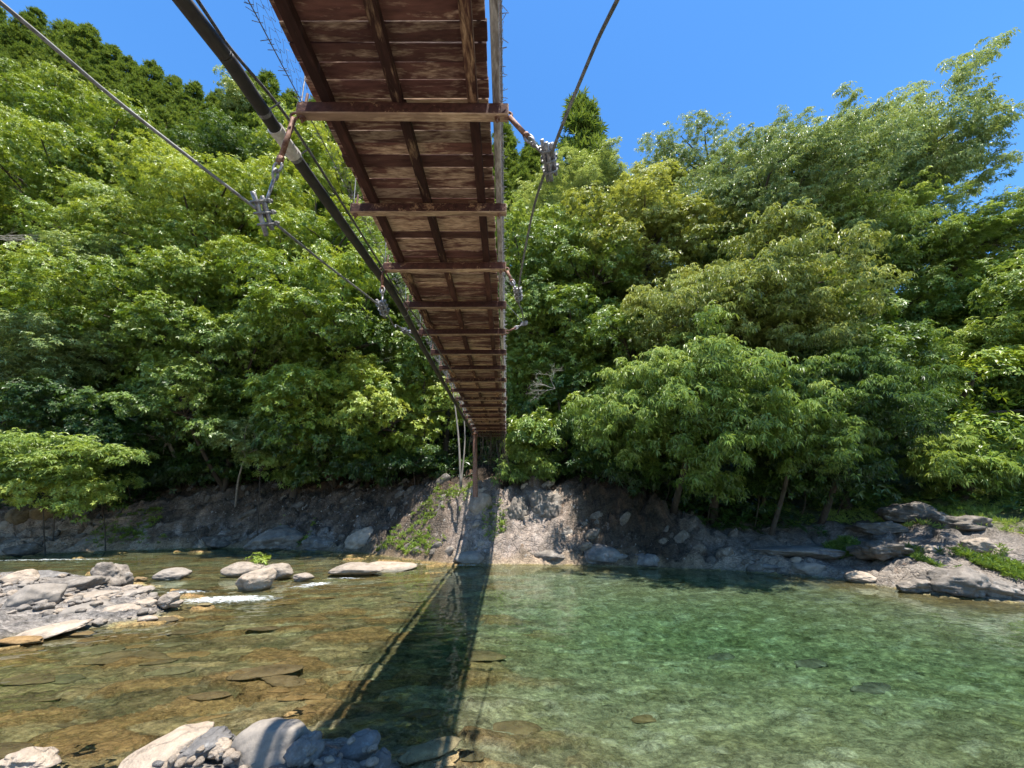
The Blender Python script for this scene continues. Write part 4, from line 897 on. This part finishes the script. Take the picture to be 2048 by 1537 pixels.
for i, (lb, cx, yb, wp, hp, mat, an, ro) in enumerate((
    ('big dark grey rounded rock at the left edge of the gravel bar', 28, 1232, 95, 62, SMOOTH, .35, -.2), ('long flat grey rock behind the big dark rounded rock on the bar', 85, 1203, 125, 48, ROCK, .7, -.1),
    ('pointed pyramid-shaped rock at the back of the gravel bar', 182, 1186, 84, 64, ROCK, .9, 0), ('bluish slab at the back left of the gravel bar', 45, 1172, 85, 28, BLUE, .7, 0),
    ('whitish rock at the frame edge on the back of the gravel bar', 8, 1180, 60, 40, CREAM, .6, 0), ('flat pale rock in the middle of the gravel bar', 150, 1214, 110, 30, CREAM, .6, -.1),
    ('long low pale rock in front of the pyramid-shaped rock', 225, 1206, 80, 22, SMOOTH, .5, -.2), ('round tan rock on the front of the gravel bar', 215, 1240, 70, 30, CREAM, .4, -.1),
    ('pale rock standing at the waterside tip of the gravel bar', 322, 1218, 42, 30, CREAM, .7, -.4), ('small rock beside the tip rock of the gravel bar', 340, 1216, 30, 16, CREAM, .5, 0),
    ('brown-topped rock with a dark side right of the pyramid-shaped rock', 210, 1180, 44, 30, DARKROCK, .8, 0), ('small white rock perched behind the pyramid-shaped rock', 212, 1164, 30, 14, CREAM, .5, 0),
    ('tan rock close to the water near the tip of the gravel bar', 278, 1222, 44, 24, CREAM, .5, 0), ('little upright rock at the right shoulder of the gravel bar', 275, 1192, 36, 20, SMOOTH, .5, -.2),
    ('flat rock at the front edge of the gravel bar, left of the round tan rock', 140, 1238, 84, 30, SMOOTH, .5, -.1), ('pale pointed rock on the right shoulder of the gravel bar', 245, 1188, 40, 18, CREAM, .6, 0),
    ('long white shelf of rock at the lower left edge of the bar', 55, 1280, 130, 22, CREAM, .6, -.08), ('flat stone at the right end of the long white shelf', 122, 1257, 50, 14, CREAM, .5, 0),
    ('small whitish stone in shallow water before the gravel bar', 285, 1245, 34, 12, CREAM, .5, 0), ('grey rock between the flat pale rock and the round tan rock', 190, 1226, 60, 20, SMOOTH, .5, -.15))):
    rock('boulder', lb, cx, yb, wp, hp, mat, an, 50 + i, .08 if yb < 1240 else .03, G2, rot=ro)
for i in range(210):
    px = rp.uniform(-20, 345); py = rp.uniform(1165, 1245); p = at_z(px, py, .1)
    if dists(p[:1], p[1:2])[1][0] < .05: continue
    s = rp.uniform(.07, .25); pebble((p[0], p[1], float(ground_h(p[:1], p[1:2])[0]) + .15 * s), s, (CREAM, SMOOTH, ROCK)[i % 3], 'fist-sized pale stone strewn among the gravel bar rocks', 'small stones on the gravel bar')
G3 = 'rocks standing in the river'
for i, (lb, cx, yb, wp, hp, mat, an, ro) in enumerate((
    ('pinkish slanted boulder at the front of the midstream rocks', 497, 1185, 82, 46, CREAM, .5, -.2), ('wide pale boulder behind the slanted midstream boulder', 468, 1156, 88, 32, CREAM, .45, 0),
    ('pale boulder carrying the tiny yellow-green bush', 540, 1162, 62, 34, CREAM, .5, .1), ('low mossy grey rock alone in the upper channel', 328, 1162, 70, 24, SMOOTH, .5, 0),
    ('small brown rock left of the low mossy rock', 270, 1166, 26, 12, BROWN, .5, 0), ('small tan rock right of the midstream boulders', 597, 1165, 44, 20, CREAM, .6, 0),
    ('long flat sunlit slab in the river left of the bridge shadow', 700, 1156, 115, 30, CREAM, .45, 0), ('long low sunlit ledge behind the flat slab in the river', 760, 1146, 130, 16, CREAM, .5, 0),
    ('wet dark stones breaking the riffle beside the slanted boulder', 350, 1190, 30, 10, DARKROCK, .6, 0))):
    rock('boulder', lb, cx, yb, wp, hp, mat, an, 90 + i, -.02, G3, rot=ro)
G4 = 'rocks along the far bank'
for i, (lb, cx, yb, wp, hp, mat, an, ro, z) in enumerate((
    ('brown rounded boulder at the far left under the yellow-green bush', 62, 1046, 52, 38, BROWN, .5, 0, None), ('brown boulder leaning at the left frame edge', 22, 1048, 48, 36, BROWN, .5, .2, None),
    ('pale rock beside the brown boulders at the far left', 4, 1060, 30, 22, CREAM, .5, 0, None), ('dark wet rock at the left frame edge by the water', 22, 1112, 60, 26, DARKROCK, .7, 0, None),
    ('grassy grey outcrop jutting into the river below the pale-trunked tree', 525, 1106, 130, 52, ROCK, .7, -.2, None), ('white streaked rock at the waterline under the left rock face', 715, 1104, 70, 52, CREAM, .7, -.3, None),
    ('sloping whitish slab on the left bank beside the river', 165, 1096, 60, 26, CREAM, .6, -.3, None), ('pale pitted block of rock with two holes right of the bridge shadow', 1095, 1050, 100, 78, ROCK, .97, 0, None),
    ('tawny knob of rock at the top of the bridge shadow', 958, 1032, 52, 50, CREAM, .7, 0, None), ('broad pale shelf of rock at the waterline below the pitted block', 1110, 1128, 110, 30, ROCK, .5, 0, None),
    ('blue-grey rock at the water edge below the dark hollow', 1300, 1138, 62, 34, BLUE, .7, 0, None), ('smooth rounded grey rock at the waterline of the right bank', 1632, 1156, 72, 32, SMOOTH, .5, -.1, None),
    ('flat blue-grey stone lying left of the smooth rounded rock', 1542, 1142, 66, 16, BLUE, .5, 0, None), ('big dark domed boulder crowning the right gravel bank', 1880, 1052, 130, 50, DARKROCK, .9, 0, None),
    ('pale angular rock lying in the sun at the right edge', 1985, 1108, 58, 32, CREAM, .8, 0, None), ('white ribbed bedrock hump at the right waterline', 1950, 1198, 130, 62, ROCK, .97, -.1, None), ('ribbed rock at the right frame edge beyond the white hump', 2035, 1206, 110, 52, ROCK, .97, .1, None), ('low pale rock on the left flank of the white ribbed hump', 1865, 1192, 90, 34, ROCK, .95, -.1, None), ('dark fractured rock above the white ribbed hump', 1800, 1120, 120, 40, DARKROCK, .97, 0, None), ('dark craggy rock right of the domed boulder', 1965, 1070, 120, 40, DARKROCK, .97, 0, None), ('dark craggy rock left of the domed boulder', 1790, 1075, 110, 34, DARKROCK, .97, 0, None), ('pale split rock beside the pitted block', 1035, 1045, 50, 56, ROCK, .97, 0, None), ('pale rock under the pitted block', 1130, 1085, 70, 44, ROCK, .97, 0, None),
    ('long grey slab of bedrock in the shade of the right bank', 1635, 1122, 200, 30, BLUE, .4, 0, None), ('rounded stone on the shaded right bank above the smooth rock', 1600, 1128, 22, 14, CREAM, .5, 0, None),
    ('grey ledge sloping into the water right of the pitted block', 1215, 1134, 120, 46, BLUE, .6, .1, None), ('pale rock at the waterline between the smooth rock and the bedrock hump', 1740, 1168, 60, 24, CREAM, .7, 0, None),
    ('small tan rock on the right bank below the domed boulder', 1880, 1108, 46, 18, CREAM, .7, 0, None), ('low grey rock at the foot of the bridge shadow', 935, 1130, 66, 26, SMOOTH, .5, 0, None),
    ('dark jutting rock under the grass at the left of the outcrop', 420, 1100, 70, 32, DARKROCK, .8, 0, None), ('mottled rock at the waterline between outcrop and white streaked rock', 630, 1104, 80, 30, ROCK, .7, 0, None))):
    rock('boulder', lb, cx, yb, wp, hp, mat, an, 130 + i, z, G4, rot=ro)
rbk = np.random.default_rng(55); BLK = [rock_mesh(800 + i, (1, rbk.uniform(.5, .8), rbk.uniform(.4, .8)), .95, 3, .09).mesh('bedrock_block', False) for i in range(8)]
BMAT = []  # block copies: dark ones carry painted shade, pale ones painted sunlight
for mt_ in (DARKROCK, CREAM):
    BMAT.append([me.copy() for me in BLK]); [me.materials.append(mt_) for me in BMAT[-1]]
nb = 0
while nb < 190:
    x, y = rbk.uniform(-24, 9), rbk.uniform(14, 29); sf = float(dists(np.array([x]), np.array([y]))[0][0])
    if not (.05 < sf < (1.5 if 2.4 < x < 8.5 else 3.4)): continue
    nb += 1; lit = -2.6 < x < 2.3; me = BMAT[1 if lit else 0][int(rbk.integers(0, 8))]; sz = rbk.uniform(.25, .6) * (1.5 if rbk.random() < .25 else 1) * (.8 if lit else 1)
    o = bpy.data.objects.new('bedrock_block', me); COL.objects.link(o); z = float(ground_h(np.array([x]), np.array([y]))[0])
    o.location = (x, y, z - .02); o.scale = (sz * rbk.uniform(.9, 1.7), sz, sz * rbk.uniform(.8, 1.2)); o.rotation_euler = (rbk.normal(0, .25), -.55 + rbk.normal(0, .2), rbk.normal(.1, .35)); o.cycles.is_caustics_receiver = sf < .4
    if lit: tag(o, 'broken block of bedrock painted sunlit-pale on the bank below the bridge end', 'rock', 'pale bedrock blocks under the bridge')
    else: tag(o, 'broken block of bedrock painted shade-dark, jutting from the shaded far bank', 'rock', 'dark bedrock blocks of the far bank')
G5 = 'rocks under the water'
for i, (lb, cx, cy, wp, hp, zb, mat) in enumerate((
    ('brown submerged rock just right of the bridge shadow', 955, 1350, 120, 46, -.45, BROWN), ('small dark submerged rock beside the bridge shadow', 925, 1385, 40, 20, -.5, BROWN), ('dark rock on the pool bed at mid right', 1450, 1378, 66, 34, -.9, DARKROCK),
    ('dark ridge of rock on the pool bed, right of centre', 1640, 1415, 90, 26, -1.0, DARKROCK), ('dark lower ridge of rock on the pool bed near the bottom right', 1760, 1465, 100, 26, -.9, DARKROCK), ('brown rock sunk near the bottom frame edge', 1290, 1480, 56, 26, -.5, BROWN), ('broad brown slab sunk at the bottom right of the shadow', 1030, 1520, 120, 30, -.45, BROWN), ('reddish slab under the shallow water at left', 520, 1390, 150, 40, -.3, BROWN),
    ('reddish slab at the left frame edge under water', 40, 1400, 130, 44, -.3, BROWN), ('dark plate of rock under water left of centre', 250, 1350, 170, 26, -.3, BROWN))):
    p = at_z(cx, cy, zb); dp = depth(p); W = wp * dp / F; o = rock_mesh(200 + i, (W, W * .5, max(.10, hp * dp / F * .35)), .6, 4).build('sunken_rock', mat, smooth=True, loc=p)
    o.location.z = float(ground_h(p[:1], p[1:2])[0]) + .03; o.rotation_euler = (0, 0, rp.normal(.15, .15)); o.cycles.is_caustics_receiver = True; tag(o, lb, 'rock', G5)
rs = np.random.default_rng(91); SLB = []
for i in range(9):
    me = rock_mesh(900 + i, (1, rs.uniform(.32, .5), rs.uniform(.10, .17)), .97, 4, .06).mesh('flat_stone', True)
    me.materials.append((BROWN, m_rock('ochre_slab', (.17, .105, .045), (.28, .18, .08), (.37, .26, .135), 0.), m_rock('olive_slab', (.10, .09, .05), (.18, .155, .085), (.26, .23, .14), 0.))[i % 3]); SLB.append(me)
ns = 0
while ns < 120:
    p = np.array([rs.uniform(-10, .4), rs.uniform(4.3, 13.)]); sf, sb, sn = [float(q[0]) for q in dists(p[:1], p[1:2])]
    if max(sf, sb, sn) > -.25 or rs.random() < sstep(-2.2, .6, p[0]): continue
    ns += 1; o = bpy.data.objects.new('flat_stone', SLB[int(rs.integers(0, 9))]); COL.objects.link(o); q = rs.uniform(.2, .75) * (1.3 if rs.random() < .15 else 1)
    o.location = (p[0], p[1], float(ground_h(p[:1], p[1:2])[0]) + .035 * q); o.scale = (q, q, q); o.rotation_euler = (rs.normal(.10, .07), rs.normal(0, .06), rs.normal(.28, .22)); o.cycles.is_caustics_receiver = True
    tag(o, 'flat brown slab of rock lying under the clear shallow water at left', 'rock', 'flat brown slabs under the shallows')

# ------------------------------------------------------------------ foam on the riffles
def m_foam():
    k = NT('foam'); e = k.attr('tint'); v = k.coord((2.2, 7., 1.)); n = k.noise(v, 2.6, 8, .72, dist=.6); n2 = k.noise(k.coord(), 38, 3, .6)
    f = k.rng(k.math('ADD', k.math('ADD', n, k.math('MULTIPLY', n2, .30)), k.math('MULTIPLY', e, .42)), .92, 1.10)
    d = k.n('ShaderNodeBsdfDiffuse'); d.inputs[0].default_value = (.72, .75, .76, 1); t = k.n('ShaderNodeBsdfTransparent'); mx = k.n('ShaderNodeMixShader')
    k.l(k.math('MULTIPLY', f, .8, True), mx.inputs[0]); k.l(t.outputs[0], mx.inputs[1]); k.l(d.outputs[0], mx.inputs[2]); k.l(mx.outputs[0], k.out.inputs[0]); return k.m
FOAM = m_foam(); mb = MB()
for cx, cy, lx, ly, rot, pw in ((455, 1203, 1.5, .55, .12, 1.15), (632, 1172, .6, .40, .5, 1.05), (770, 1131, 2.3, .30, -.05, .9), (930, 1133, 1.2, .22, 0, .8), (110, 1122, 3.4, .35, .10, .85), (372, 1188, .8, .3, .1, .8), (600, 1178, .5, .2, 0, .8), (690, 1160, .9, .18, 0, .75)):
    p = at_z(cx, cy, 0); a_, b_ = np.meshgrid(np.linspace(-1, 1, 40), np.linspace(-1, 1, 18)); e = np.clip(1 - a_ ** 2 - b_ ** 2, 0, 1) * pw
    x_ = p[0] + a_ * lx * math.cos(rot) - b_ * ly * math.sin(rot); y_ = p[1] + a_ * lx * math.sin(rot) + b_ * ly * math.cos(rot)
    z_ = .028 + .03 * e * (1 + perlin(x_ * 7, y_ * 9, 3.)) ; ii = np.arange(a_.size).reshape(a_.shape)
    mb.add(np.stack([x_, y_, z_], -1), np.stack([ii[:-1, :-1], ii[:-1, 1:], ii[1:, 1:], ii[1:, :-1]], -1), a=(np.sqrt(e) - .15).ravel())
o = mb.build('foam', FOAM, smooth=True); tag(o, kind='stuff')
print('objects', len(bpy.data.objects), 'cedars', n_c, 'tris', sum(len(x.polygons) for x in bpy.data.meshes))
